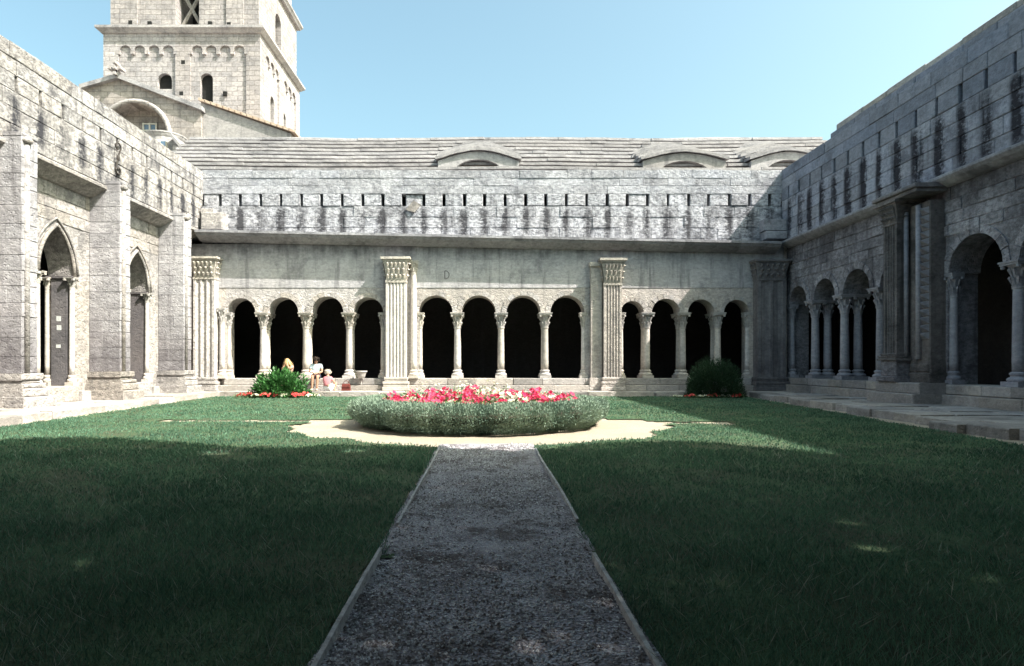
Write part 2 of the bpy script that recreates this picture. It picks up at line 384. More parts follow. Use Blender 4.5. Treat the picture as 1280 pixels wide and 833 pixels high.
# grass blades
P = []; Ls = []; Ws = []
for (ya, yb, dens, Lm, Wm) in ((1.9, 3.6, 5200, 0.051, .0045), (3.6, 5.5, 3400, 0.049, .006), (5.5, 9, 1800, 0.047, .009), (9, 15, 800, 0.044, .014), (15, 24.5, 380, 0.043, .022)):
    hwx = min(10.8, .92*yb+.4); n = int(2*hwx*(yb-ya)*dens)
    X = rng.uniform(-hwx, hwx, n); Y = rng.uniform(ya, yb, n)
    X = np.where((X > 0), X, X); keep = np.array([is_lawn(a, b) for a, b in zip(X, Y)]) & (X < .88*Y+.6) & (X > -.82*Y-.6)
    # tufts: thin out by a smooth pattern
    pat = .5+.5*np.sin(X*2.1+np.sin(Y*1.7)*2)*np.sin(Y*2.6+np.sin(X*1.3)*2)
    p2 = np.sin(X*1.9+1.3*np.sin(Y*1.1)+2)+np.sin(Y*2.3+1.7*np.sin(X*1.6))+.6*np.sin(X*5.1+Y*3.7)
    keep &= rng.random(n) < (.55+.45*pat)*np.where(p2 > 1.55, .35, 1.)
    X, Y, pat = X[keep], Y[keep], pat[keep]; n = len(X)
    P.append(np.stack([X, Y, np.full(n, .002)], 1)); Ls.append(Lm*rng.uniform(.5, 1.35, n)*(.8+.45*pat)); Ws.append(Wm*rng.uniform(.7, 1.3, n))
P = np.concatenate(P); Ls = np.concatenate(Ls); Ws = np.concatenate(Ws); n = len(P)
a = rng.uniform(0, 2*np.pi, n); ti = rng.uniform(.1, 1.0, n)
D = unit(np.stack([np.cos(a)*ti, np.sin(a)*ti, np.ones(n)], 1)); b = a+np.pi/2+rng.normal(0, .8, n); N = unit(np.stack([np.cos(b), np.sin(b), np.zeros(n)], 1))
pt_ = np.sin(P[:, 0]*1.3+np.sin(P[:, 1]*.9)*2)*np.sin(P[:, 1]*1.1+np.sin(P[:, 0]*.7)*2)
tag(leafmesh('grass', P, D, N, Ls, Ws, 'grass', rnd=np.clip(.42+.22*pt_+rng.normal(0, .24, n), 0, 1)), 'short mown green grass covering the cloister lawn', 'grass', kind='stuff')
n = 7000; Y = 2.2+7*rng.random(n)**1.3; X = rng.uniform(-1, 1, n)*(.85*Y+.3); k = np.array([is_lawn(x, y) for x, y in zip(X, Y)]); X, Y = X[k], Y[k]; n = len(X)
a = rng.uniform(0, 2*np.pi, n); ti = rng.uniform(.2, 1.6, n); D = unit(np.stack([np.cos(a)*ti, np.sin(a)*ti, np.ones(n)], 1)); N = unit(rng.normal(size=(n, 3)))
tag(leafmesh('dry_grass', np.stack([X, Y, np.full(n, .02)], 1), D, N, rng.uniform(.05, .15, n), rng.uniform(.002, .0045, n)*(.5+Y/6), 'straw'), 'pale dry stalks scattered through the shaded front lawn', 'grass', kind='stuff')
# loose gravel chips on the path
mbv = []; mbf = []; rr = []
oct_ = np.array([(1, 0, 0), (0, 1, 0), (-1, 0, 0), (0, -1, 0), (0, 0, 1)]); fo = [(0, 1, 4), (1, 2, 4), (2, 3, 4), (3, 0, 4)]
n = 32000; Y = 2.2+7.4*rng.random(n)**1.5; X = rng.uniform(-.675, .68, n); pat = np.sin(3.3*X+Y*1.1)+np.sin(2.2*Y-1.7*X+1); keep = rng.random(n) < .62+.25*pat; X, Y = X[keep], Y[keep]; n = len(X)
s = .004+.010*rng.random(n)**1.7*(.8+Y*.07); th = rng.uniform(0, 6.28, n); V = np.empty((n, 5, 3)); jit = rng.uniform(.6, 1.3, (n, 5))
for i in range(5):
    ox, oy, oz = oct_[i]; V[:, i, 0] = X+s*jit[:, i]*(ox*np.cos(th)-oy*np.sin(th)*.7); V[:, i, 1] = Y+s*jit[:, i]*(ox*np.sin(th)+oy*np.cos(th)*.7); V[:, i, 2] = .018+.012*np.sin(4*X+2*Y)+.010*np.sin(7*Y-5*X)+s*.7*oz
F_ = (np.array(fo)[None]+5*np.arange(n)[:, None, None]).reshape(-1, 3)
me = bpy.data.meshes.new('loose_gravel'); me.from_pydata(V.reshape(-1, 3).tolist(), [], F_.tolist()); at = me.attributes.new('rnd', 'FLOAT', 'POINT'); at.data.foreach_set('value', np.repeat(rng.random(n)**1.6, 5).astype(np.float32))
t = NT('stone chips'); a_ = t.node('ShaderNodeAttribute', attribute_name='rnd').outputs['Fac']; t.done(t.mix(a_, (.15, .13, .13), (.85, .86, .90)), .85); me.materials.append(t.m)
tag(link('loose_gravel', me), 'loose grey stone chips strewn over the path', 'gravel', kind='stuff')
# edging boards
def board(x, y0, y1, label, lean):
    mb = MB(); n = max(2, int((y1-y0)/.5))
    for i in range(n+1):
        y = y0+(y1-y0)*i/n; dx = .005*math.sin(1.3*y+x); h = .048+.008*math.sin(1.9*y+2)
        for ex, z in ((-.011, -.03), (.011, -.03), (.011+lean*.6, h), (-.011+lean*.6, h)): mb.v.append((x+dx+ex, y, z))
    for i in range(n):
        for k in range(4): k2 = (k+1) % 4; mb.f.append((i*4+k, i*4+k2, i*4+4+k2, i*4+4+k))
    mb.f += [(0, 1, 2, 3), tuple(n*4+k for k in range(4))]
    tag(mb.build('edging_board', 'board'), label, 'board', 'timber boards edging the gravel path')
board(-.685, 1.2, 4.12, 'weathered timber board edging the near left side of the gravel path', -.012)
board(-.69, 4.78, 9.25, 'weathered timber board edging the far left side of the gravel path', .02)
board(.685, 1.2, 4.0, 'weathered timber board edging the near right side of the gravel path', .01)
board(.70, 4.9, 9.0, 'weathered timber board edging the far right side of the gravel path', .02)

# ------------------------------------------------------------------ pavements with flagstones
def pavement(name, inside, x0, x1, y0, y1, sx, sy, z=.18):
    root = bpy.data.objects.new(name, None); C.objects.link(root); root['kind'] = 'structure'; BASE[root.name] = Vector((0, 0, 0))
    y = y0
    while y < y1:
        hy = sy*random.uniform(.75, 1.3); x = x0+random.uniform(0, sx*.6)-sx
        while x < x1:
            wx = sx*random.uniform(.65, 1.5); xa, xb = inside(x, x+wx, y+hy/2)
            if xb-xa > .18:
                g_ = .014; zz = z+random.uniform(-.03, .012); r = lambda: random.uniform(-.03, .03)
                q = [(xa+g_+r(), y+g_+r()), (xb-g_+r(), y+g_+r()), (xb-g_+r(), y+hy-g_+r()), (xa+g_+r(), y+hy-g_+r())]
                tl = random.uniform(-.012, .012); cx = sum(a for a, b in q)/4
                top = [(a+(cx-a)*.03, b, zz+(a-cx)*tl) for a, b in q]
                MB().prism([(a, b, zz-.02) for a, b in q], [(a, b, -.05) for a, b in q]).add(top+[(a, b, zz-.02) for a, b in q], [(0, 1, 2, 3), (0, 4, 5, 1), (1, 5, 6, 2), (2, 6, 7, 3), (3, 7, 4, 0)]).build('flagstone', 'pave', root)
            x += wx
        y += hy
    return root
clip = lambda lo, hi: (lambda a, b, y: (max(a, lo(y)), min(b, hi(y))))
pavement('back_pavement', clip(lambda y: -10.4, lambda y: 10.0), -11, 10.0, 24.35, 26, 1.3, .6)
pavement('left_pavement', clip(lambda y: -12.6, lambda y: ledge(y)+random.uniform(-.12, .06)), -13.5, -9, 12, 26, .9, .95)
pavement('right_pavement', clip(lambda y: redge(y)+random.uniform(-.15, .5), lambda y: 12.6), 7, 12.6, 8.5, 26, 1.1, 1.0)

# ------------------------------------------------------------------ columns, capitals, pilasters
def capital_mb(r, h, top, leaf=8):
    mb = MB(); mb.lathe([(r*1.12, 0), (r*1.15, h*.05), (r*1.0, h*.07), (r*1.05, h*.4), (r*1.35, h*.72), (top*.46, h*.84)], 12)
    for row, (zz, rr_, hh) in enumerate(((h*.06, r*1.02, h*.36), (h*.34, r*1.1, h*.40))):
        for k in range(leaf):
            a = 2*math.pi*(k+.5*row)/leaf; ca, sa = math.cos(a), math.sin(a); w = r*.36
            def q(rad, off, z): return (rad*ca-off*sa, rad*sa+off*ca, z)
            mb.add([q(rr_, -w, zz), q(rr_, w, zz), q(rr_*1.22, w*.9, zz+hh*.7), q(rr_*1.22, -w*.9, zz+hh*.7), q(rr_*1.62, 0, zz+hh*.82), q(rr_*1.35, 0, zz+hh*1.05), q(rr_*1.2, 0, zz+hh*.3)],
                   [(0, 6, 3), (0, 1, 6), (1, 2, 6), (6, 2, 4), (6, 4, 3), (3, 4, 5), (4, 2, 5), (3, 5, 2)])
    t_ = top/2
    for sx in (-1, 1):
        for sy in (-1, 1): mb.lathe([(.0, -.05), (.05, -.03), (.05, .03), (0, .05)], 6, sx*t_*.82, sy*t_*.82, h*.78)
    mb.box(FW, -t_, t_, -t_, t_, h*.84, h*.93); mb.box(FW, -t_*1.08, t_*1.08, -t_*1.08, t_*1.08, h*.93, h)
    return mb
def base_mb(r, h):
    mb = MB(); p_ = r*1.75; mb.box(FW, -p_, p_, -p_, p_, 0, h*.33)
    mb.lathe([(r*1.6, h*.33), (r*1.72, h*.42), (r*1.72, h*.5), (r*1.55, h*.58), (r*1.25, h*.64), (r*1.2, h*.74), (r*1.38, h*.8), (r*1.38, h*.9), (r*1.1, h*.97), (r*1.02, h)], 16); return mb
COLM = {}
def column(parent, F, u, d, z0, z1, r=.135, capw=.52, shaftmat='col', name='column', hb=.36, hc=.62):
    key = (round(z1-z0, 2), r, capw, shaftmat, hb, hc)
    if key not in COLM:
        zz0, zz1 = hb, z1-z0-hc
        sh = MB().lathe([(r*1.0, zz0-.02), (r*1.03, zz0+.3), (r*.98, (zz0+zz1)/2), (r*.9, zz1-.06), (r*.9, zz1-.05), (r*1.02, zz1-.04), (r*1.02, zz1), (r*.9, zz1+.02)], 18)
        COLM[key] = (sh.mesh('column', shaftmat, smooth=True), capital_mb(r*.95, hc, capw).mesh('capital', 'carve' if shaftmat == 'col' else 'colr'), base_mb(r, hb).mesh('base', shaftmat))
    sm, cm, bm = COLM[key]
    o = link(name, sm, parent, Vector(F(u, d, z0))-base_of(parent))
    link('capital', cm, o, (0, 0, z1-z0-hc)); link('base', bm, o, (0, 0, 0)); return o
def fluted(parent, F, u0, u1, d0, d1, z0, zc, z1, mat, carve, flutes=5, basez=.5, name='pilaster'):
    """fluted pilaster: moulded base z0..z0+basez, fluted shaft, carved capital zc..z1"""
    mb = MB(); w = u1-u0; m = .07; prof = [(u0, d0), (u0, d1), (u0+m, d1)]
    fw = (w-2*m)/flutes
    for i in range(flutes):
        a = u0+m+i*fw
        for k, (x, dd) in enumerate(((.12, 0), (.2, -.025), (.5, -.05), (.8, -.025), (.88, 0))): prof.append((a+x*fw, d1+dd))
    prof += [(u1-m, d1), (u1, d1), (u1, d0)]
    zb = z0+basez
    mb.prism([F(u, d, zb) for u, d in prof], [F(u, d, zc) for u, d in prof])
    o = mb.build(name, mat, parent)
    b = MB(); h = basez/5
    for i, (e, a, c) in enumerate(((.13, 0, .28), (.10, .28, .5), (.12, .5, .68), (.05, .68, .82), (.07, .82, 1))):
        b.block(F, u0-e, u1+e, d0, d1+e, z0+basez*a, z0+basez*c, .015)
    b.build('base', mat, o)
    c = MB(); H = zc-0; hh = z1-zc
    c.box(F, u0-.02, u1+.02, d0, d1+.02, zc, zc+hh*.08)
    for i in range(5):                            # flaring bell
        e0, e1 = .0+.10*(i/5)**2, .10*((i+1)/5)**2; za, zb_ = zc+hh*(.08+.15*i), zc+hh*(.08+.15*(i+1))
        c.add([F(u0-e0, d1+e0, za), F(u1+e0, d1+e0, za), F(u1+e1, d1+e1, zb_), F(u0-e1, d1+e1, zb_), F(u0-e0, d0, za), F(u1+e0, d0, za), F(u1+e1, d0, zb_), F(u0-e1, d0, zb_)], [(0, 1, 2, 3), (4, 0, 3, 7), (1, 5, 6, 2)])
    for row in range(3):
        n = 5-(row % 2)
        for k in range(n):
            a = u0+w*(k+.5)/n; zz = zc+hh*(.08+.23*row); e = .03+.035*row; lw = w/n*.42; lh = hh*.27
            c.add([F(a-lw, d1+e-.03, zz), F(a+lw, d1+e-.03, zz), F(a+lw*.9, d1+e+.02, zz+lh*.7), F(a-lw*.9, d1+e+.02, zz+lh*.7), F(a, d1+e+.11, zz+lh*.8), F(a, d1+e, zz+lh*1.02), F(a, d1+e+.0, zz+lh*.3)],
                  [(0, 6, 3), (0, 1, 6), (1, 2, 6), (6, 2, 4), (6, 4, 3), (3, 4, 5), (4, 2, 5)])
        for k in range(2):                        # side leaves
            for sgn, uu in ((-1, u0), (1, u1)):
                a = d0+(d1-d0)*(k+.5)/2; zz = zc+hh*(.08+.23*row); e = .03+.035*row; lw = (d1-d0)/2*.42; lh = hh*.27
                c.add([F(uu+sgn*(e-.03), a-lw, zz), F(uu+sgn*(e-.03), a+lw, zz), F(uu+sgn*(e+.02), a+lw, zz+lh*.7), F(uu+sgn*(e+.02), a-lw, zz+lh*.7), F(uu+sgn*(e+.10), a, zz+lh*.8), F(uu+sgn*e, a, zz+lh)], [(0, 1, 2, 3), (3, 2, 4), (2, 5, 4), (3, 4, 5)])
    c.box(F, u0-.13, u1+.13, d0, d1+.13, zc+hh*.84, zc+hh*.91); c.box(F, u0-.19, u1+.19, d0, d1+.19, zc+hh*.91, z1)
    c.build('capital', carve, o)
    return o
def cornice(parent, F, prof, u0, u1, mat, step=2.0, zo=lambda u: 0, name='cornice_block'):
    u = u0
    while u < u1-.01:
        e = min(u1, u+step*random.uniform(.8, 1.2))
        if u1-e < .5: e = u1
        j = random.uniform(-.008, .008); MB().sweep(F, [(d+j, z) for d, z in prof], u+.004, e-.004, zo).build(name, mat, parent); u = e

# ------------------------------------------------------------------ back gallery
BG = thing('cloister_gallery', (0, 26, .18), 'sunlit Romanesque arcade of twelve round arches across the back of the court', 'gallery')
zs = 3.42; ZT = 4.45
bays = [(-10.85, -4.28, [(-10.23, .60), (-8.47, .63), (-6.63, .67), (-4.93, .63)]),
        (-2.83, 4.12, [(-2.12, .71), (-.32, .71), (1.55, .71), (3.38, .71)]),
        (5.58, 10.98, [(6.08, .48), (7.48, .58), (8.95, .55), (10.43, .53)])]
for u0, u1, ar in bays:
    arch_plate(FB, u0, u1, zs, ZT, [(c, h, None) for c, h in ar], -.85, -.02).build('spandrel_wall', 'back', BG)
    for c, h in ar: voussoirs(BG, FB, c, h, None, zs, .20 if h > .55 else .16, 9, -.3, .012, 'back')
    for (c0, h0), (c1, h1) in zip(ar[:-1], ar[1:]):
        uc = ((c0+h0)+(c1-h1))/2
        column(BG, FB, uc, -.2, .68, zs); column(BG, FB, uc, -.66, .68, zs)
    column(BG, FB, u0+.05, -.16, .68, zs, r=.10, capw=.34, name='jamb_column'); column(BG, FB, u1-.05, -.16, .68, zs, r=.10, capw=.34, name='jamb_column')
for u0, u1 in ((-12.9, -10.85), (-4.28, -2.83), (4.12, 5.58), (10.98, 13.2)):
    MB().box(FB, u0, u1, -.85, -.03, .1, ZT).build('pier', 'back', BG)
MB().box(FB, -12.9, 13.2, -.84, -.03, ZT+.001, 6.2).build('wall_core', 'back', BG)
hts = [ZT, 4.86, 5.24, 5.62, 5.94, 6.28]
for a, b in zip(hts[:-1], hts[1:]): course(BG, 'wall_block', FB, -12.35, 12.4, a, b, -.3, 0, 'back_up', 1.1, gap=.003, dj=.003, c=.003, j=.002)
course(BG, 'plinth_block', FB, -10.9, 11.0, .40, .68, -1.0, .13, 'pave', 1.3, dj=.015, c=.02)
course(BG, 'plinth_block', FB, -11.2, 11.2, .12, .40, -1.0, .30, 'pave', 1.5, dj=.02, c=.02)
fluted(BG, FB, -4.13, -3.30, -.02, .38, .18, 4.62, 5.66, 'col', 'carve', 5, .55)
column(BG, FB, -3.02, .06, .68, 5.55, r=.12, capw=.36, name='engaged_column', hc=.5)
fluted(BG, FB, 4.82, 5.55, -.02, .42, .18, 4.5, 5.6, 'back', 'carve', 5, .55)
MB().block(FB, 4.32, 4.78, -.02, .2, .18, 5.3).block(FB, 4.26, 4.80, -.02, .27, 5.3, 5.48).block(FB, 4.25, 4.79, -.02, .3, .18, .7).build('plain_pilaster', 'back', BG)
fluted(BG, FB, -12.02, -11.16, -.02, .42, .18, 4.75, 5.66, 'back', 'carve', 3, .55)
column(BG, FB, -10.98, .06, .68, 3.6, r=.11, capw=.34, name='engaged_column')
fluted(BG, FB, 11.12, 12.28, -.02, .42, .18, 4.7, 5.55, 'corner', 'corner', 2, .55)
czo = lambda u: -.0203*(u+11.8)
cornice(BG, FB, [(-.3, 6.80), (.58, 6.76), (.68, 6.74), (.68, 6.64), (.62, 6.61), (.56, 6.54), (.30, 6.42), (.12, 6.36), (-.1, 6.34)], -11.85, 12.0, 'cornice', 2.2, czo)
# parapet
SLB = [-11.2+.856*k for k in range(28)]
MB().box(FB, -13, 13.5, -.75, -.25, 6.5, 7.9).build('parapet_core', 'back_par', BG)
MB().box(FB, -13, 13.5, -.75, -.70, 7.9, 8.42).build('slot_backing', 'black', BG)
for a, b in zip((6.0, 6.55, 7.0, 7.45), (6.55, 7.0, 7.45, 7.9)): course(BG, 'parapet_block', FB, -11.95, 12.4, a, b, -.5, -.2, 'back_par', 1.0, gap=.007, dj=.018, c=.012, j=.012)
e = [-11.95]+SLB+[12.45]
for k, (a, b) in enumerate(zip(e[:-1], e[1:])):
    w = random.uniform(.05, .075)
    if k == 10: continue
    MB().block(FB, a+w, b-w, -.68, -.2+random.uniform(-.02, .02), 7.905+random.uniform(0, .02), 8.415, .02, .014).build('slot_block', 'back_par', BG)
MB().block(FB, e[10]+.10, e[11]-.05, -.68, -.27, 7.9, 8.40, .04, .03).build('slot_block', 'back_par', BG)
MB().prism([FB(-3.4, -.15, 7.75), FB(-3.0, -.08, 7.62), FB(-2.75, -.1, 7.95), FB(-3.05, -.1, 8.12)], [FB(-3.4, -.6, 7.75), FB(-3.0, -.6, 7.62), FB(-2.75, -.6, 7.95), FB(-3.05, -.6, 8.12)]).build('broken_block', 'left', BG)
for i, (a, b) in enumerate(((8.42, 8.76), (8.76, 9.08), (9.08, 9.42))): course(BG, 'coping_block' if i == 2 else 'parapet_block', FB, -11.95, 12.45, a, b, -.7, -.2+(.0 if i < 2 else .015), 'back_par_hi', 1.25, gap=.006, dj=.008, c=.008, zj=.02 if i == 2 else 0)
MB().block(FB, -11.75, -10.85, -.3, .35, 6.82, 7.52, .03, .02).block(FB, -11.85, -11.3, -.3, .15, 7.52, 7.72, .02).build('corner_block', 'left', BG)
MB().block(FB, 11.5, 12.38, -.3, .35, 6.42, 6.75, .03, .02).block(FB, 11.45, 12.38, -.3, .30, 6.78, 7.25, .03, .02).build('corner_block', 'cornice', BG)
# carved letter and shallow marks on the wall
mb = MB(); lx, lz, hh = -1.75, 4.82, .34
mb.box(FB, lx, lx+.035, .0, .008, lz, lz+hh)
pts = [(lx+.03+.17*math.sin(math.pi*i/10), lz+hh/2-hh/2*math.cos(math.pi*i/10)) for i in range(11)]
for (xa, za), (xb, zb) in zip(pts[:-1], pts[1:]): mb.tube([FB(xa, .002, za), FB(xb, .002, zb)], .016, 5)
mb.build('carved_letter', 'jamb', BG)
# inside of the gallery
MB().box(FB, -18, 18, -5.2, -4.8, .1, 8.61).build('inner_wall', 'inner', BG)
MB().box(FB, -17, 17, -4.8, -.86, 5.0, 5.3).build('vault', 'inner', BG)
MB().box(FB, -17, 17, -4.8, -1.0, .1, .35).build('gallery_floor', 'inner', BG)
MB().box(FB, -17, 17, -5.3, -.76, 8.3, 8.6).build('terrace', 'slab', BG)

# ------------------------------------------------------------------ right gallery (in shade)
RG = thing('cloister_gallery', (12.5, 17, .18), 'shaded Romanesque arcade with dark carved pier along the right side', 'gallery')
zs = 3.72; ZT = 4.72
barsR = [(18.5, 25.85, [(25.05, .68), (23.1, .72), (21.1, .76), (19.2, .62)]), (10.6, 16.95, [(15.98, .88), (13.78, .84), (11.6, .82)])]
for u0, u1, ar in barsR:
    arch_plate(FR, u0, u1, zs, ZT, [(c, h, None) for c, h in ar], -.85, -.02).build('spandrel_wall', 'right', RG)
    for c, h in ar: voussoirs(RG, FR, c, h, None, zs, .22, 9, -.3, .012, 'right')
    for (c0, h0), (c1, h1) in zip(ar[:-1], ar[1:]):
        uc = ((c0-h0)+(c1+h1))/2
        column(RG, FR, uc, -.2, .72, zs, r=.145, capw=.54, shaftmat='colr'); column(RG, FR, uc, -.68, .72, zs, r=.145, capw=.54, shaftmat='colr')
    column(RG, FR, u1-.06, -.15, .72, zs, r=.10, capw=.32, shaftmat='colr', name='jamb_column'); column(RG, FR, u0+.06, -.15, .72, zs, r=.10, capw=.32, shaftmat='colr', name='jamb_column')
for u0, u1 in ((25.85, 26.8), (16.95, 18.5), (-6, 10.6)): MB().box(FR, u0, u1, -.85, -.03, .1, ZT).build('pier', 'right', RG)
MB().box(FR, -6, 26.8, -.84, -.03, ZT+.001, 6.4).build('wall_core', 'right', RG)
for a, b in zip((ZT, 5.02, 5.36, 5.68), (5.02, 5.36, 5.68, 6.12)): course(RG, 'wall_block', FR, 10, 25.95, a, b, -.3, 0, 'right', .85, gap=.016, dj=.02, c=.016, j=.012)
course(RG, 'plinth_block', FR, 9, 25.9, .45, .72, -1.0, .10, 'pave', 1.3, dj=.015, c=.02)
course(RG, 'plinth_block', FR, 9, 25.7, .12, .45, -1.0, .26, 'pave', 1.6, dj=.02, c=.02)
# big blackened pier with dog-tooth carving
MB().block(FR, 17.02, 17.82, -.05, .40, .72, 5.75, .02).block(FR, 16.98, 17.86, -.05, .45, .72, 1.02, .03).block(FR, 17.0, 17.84, -.05, .43, 1.02, 1.3, .05).build('carved_pier', 'pier', RG)
pr = fluted(RG, FR, 17.88, 18.48, -.05, .74, 1.37, 5.30, 5.95, 'pier', 'pier', 4, .2)
MB().block(FR, 17.84, 18.52, -.05, .80, .92, 1.37, .02).block(FR, 17.76, 18.60, -.05, .90, .755, .92, .03).build('pier_base', 'right', RG)
mb = MB()
for k in range(17):
    z = 1.95+k*.215; u = 17.08; w = .10
    for du in (0., .0):
        pass
    mb.add([FR(u-.03, .40, z), FR(u+.26, .40, z), FR(u+.26, .40, z+.19), FR(u-.03, .40, z+.19), FR(u+.06, .60, z+.13)], [(0, 1, 4), (1, 2, 4), (2, 3, 4), (3, 0, 4)])
mb.build('dogtooth_ornament', 'colr', RG)
MB().tube([FR(17.42, .43, 1.4), FR(17.42, .43, 5.7)], .075, 10).build('roll_moulding', 'colr', RG, True)
MB().tube([FR(17.84, .5, 1.4), FR(17.84, .5, 5.6)], .06, 10).build('roll_moulding', 'colr', RG, True)
MB().block(FR, 16.85, 18.75, -.05, .82, .45, .75, .02).build('pier_step', 'pave', RG); MB().block(FR, 16.8, 18.85, -.05, 1.02, .15, .45, .02).build('pier_step', 'pave', RG)
MB().block(FR, 16.9, 18.68, .0, .86, 5.96, 6.06, .02).block(FR, 16.84, 18.74, .0, .94, 6.06, 6.17, .02).build('pier_abacus', 'corner', RG)
cornice(RG, FR, [(-.3, 6.36), (.30, 6.34), (.36, 6.30), (.36, 6.24), (.28, 6.16), (.14, 6.08), (.04, 6.05), (-.1, 6.05)], 9, 25.75, 'cornice', 1.8)
MB().box(FR, -6, 9, -.8, .06, 6.05, 9.4).build('wall_core', 'right_par', RG)
MB().box(FR, 9, 26.6, -.6, .04, 6.3, 8.08).build('parapet_core', 'right_par', RG)
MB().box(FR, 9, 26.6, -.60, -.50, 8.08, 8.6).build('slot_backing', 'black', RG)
for a, b in zip((6.2, 6.78, 7.24, 7.66), (6.78, 7.24, 7.66, 8.1)): course(RG, 'parapet_block', FR, 9, 26.2, a, b, -.3, .1, 'right_par', 1.05, dj=.015, c=.015)
SLR = [14.64+.845*k for k in range(-7, 14)]; e = [8.0]+SLR+[26.3]
for a, b in zip(e[:-1], e[1:]):
    if b-a < .3: continue
    w = random.uniform(.05, .07); MB().block(FR, max(a, 8)+w, b-w, -.48, .1+random.uniform(-.012, .012), 8.105, 8.595, .015, .01).build('slot_block', 'right_par_hi', RG)
for i, (a, b) in enumerate(((8.6, 9.0), (9.0, 9.42))): course(RG, 'parapet_block', FR, 9, 26.25, a, b, -.6, .1, 'right_par_hi', 1.3, dj=.012, c=.014)
course(RG, 'coping_block', FR, 9, 22.8, 9.42, 9.70, -.7, -.06, 'right_par_hi', 1.3, zj=.02, c=.03); course(RG, 'coping_block', FR, 9, 22.6, 9.70, 9.95, -.9, -.16, 'pave', 1.3, zj=.02, c=.05)
MB().box(FR, -6, 9, -.9, -.1, 9.4, 9.95).build('wall_core', 'right_par', RG)
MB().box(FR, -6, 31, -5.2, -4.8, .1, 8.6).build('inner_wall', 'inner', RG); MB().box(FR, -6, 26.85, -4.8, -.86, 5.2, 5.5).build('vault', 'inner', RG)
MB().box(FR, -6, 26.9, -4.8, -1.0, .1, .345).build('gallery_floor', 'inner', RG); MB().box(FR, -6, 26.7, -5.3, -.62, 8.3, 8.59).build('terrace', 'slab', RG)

# ------------------------------------------------------------------ left gallery (Gothic, sunlit)
LG = thing('cloister_gallery', (-12.4, 19, .18), 'sunlit Gothic range with tall buttresses and pointed arches along the left side', 'gallery')
zs = 3.85; Rp = 1.68; ZT = 5.36
arL = [(17.97, .75), (16.35, .72), (22.1, .75), (20.75, .5), (13.9, .75), (12.3, .72)]
solid = sorted([(c-h, c+h) for c, h in arL]); prev = 10.0
arch_plate(FL, 10, 24.3, zs, ZT, [(c, h, Rp if h > .7 else Rp*h/.75) for c, h in arL], -.74, -.02).build('spandrel_wall', 'left', LG)
for a, b in solid+[(26.6, 26.6)]:
    MB().box(FL, prev, a, -.74, -.02, .1, zs).build('pier', 'left', LG); prev = b
MB().box(FL, 24.3, 26.6, -.74, -.025, zs+.001, ZT).build('pier', 'left', LG)
for c, h in arL:
    if h < .7: continue
    n = 12; 
    mb = MB(); pts = []
    for i in range(25):
        s = -1+2*i/24; x = h*math.copysign(abs(s)**.8, s)*1.0; pts.append(FL(c+x*1.03, .03, zs+arch_z(x, h, Rp)+.03))
    mb.tube(pts, .055, 8); mb.build('arch_moulding', 'left', LG, True)
    pts = [FL(c+(h+.2)*math.copysign(abs(s)**.8, s), .02, zs+arch_z(h*math.copysign(abs(s)**.8, s), h, Rp)*1.12+.06) for s in [-1+2*i/24 for i in range(25)]]
    MB().tube(pts, .035, 6).build('hood_moulding', 'left', LG, True)
    column(LG, FL, c+h-.03, -.02, .62, zs, r=.075, capw=.30, hb=.32, hc=.3, name='jamb_column'); column(LG, FL, c+h-.06, -.74, .62, zs, r=.065, capw=.26, hb=.32, hc=.3, name='jamb_column')
    column(LG, FL, c-h+.03, -.02, .62, zs, r=.075, capw=.30, hb=.32, hc=.3, name='jamb_column')
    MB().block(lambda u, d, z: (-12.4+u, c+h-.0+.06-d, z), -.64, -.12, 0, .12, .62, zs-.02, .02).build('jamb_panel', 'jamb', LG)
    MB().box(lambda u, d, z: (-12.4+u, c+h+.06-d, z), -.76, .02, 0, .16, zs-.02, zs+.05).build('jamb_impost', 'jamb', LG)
    MB().block(FL, c-h-.1, c+h+.1, -.76, .12, .15, .62, .02).build('threshold', 'left', LG)
mb = None
for z_, yy in ((2.55, 0), (2.28, .01), (1.75, -.01)):
    MB().box(lambda u, d, z: (-12.4+u, 18.72+.06-d, z), -.46+yy, -.32+yy, .10, .124, z_, z_+(.15 if yy > -.005 else .10)).build('paper_notice', 'paper', LG)
for a, b in zip((ZT, 5.72, 6.06), (5.72, 6.06, 6.5)): course(LG, 'wall_block', FL, 10, 26.1, a, b, -.3, 0, 'left', .75, gap=.01, dj=.012, c=.012, j=.008)
MB().box(FL, -6, 26.6, -.73, -.03, ZT+.002, 6.9).build('wall_core', 'left', LG); MB().box(FL, -6, 10, -1.0, -.01, .1, ZT).build('wall_core', 'left', LG)
# blind lancet near the corner
MB().box(FL, 24.35, 26.1, -.2, .03, .6, zs).build('lancet_back', 'left', LG)
pts = [FL(25.1+.42*s, .1, 3.6+arch_z(.42*s, .42, .95)) for s in [-1+2*i/16 for i in range(17)]]
MB().tube([FL(24.68, .1, .9)]+pts+[FL(25.52, .1, .9)], .06, 8).build('lancet_moulding', 'left', LG, True)
column(LG, FL, 25.1, .1, .9, 3.6, r=.05, capw=.2, hb=.3, hc=.3, name='lancet_shaft')
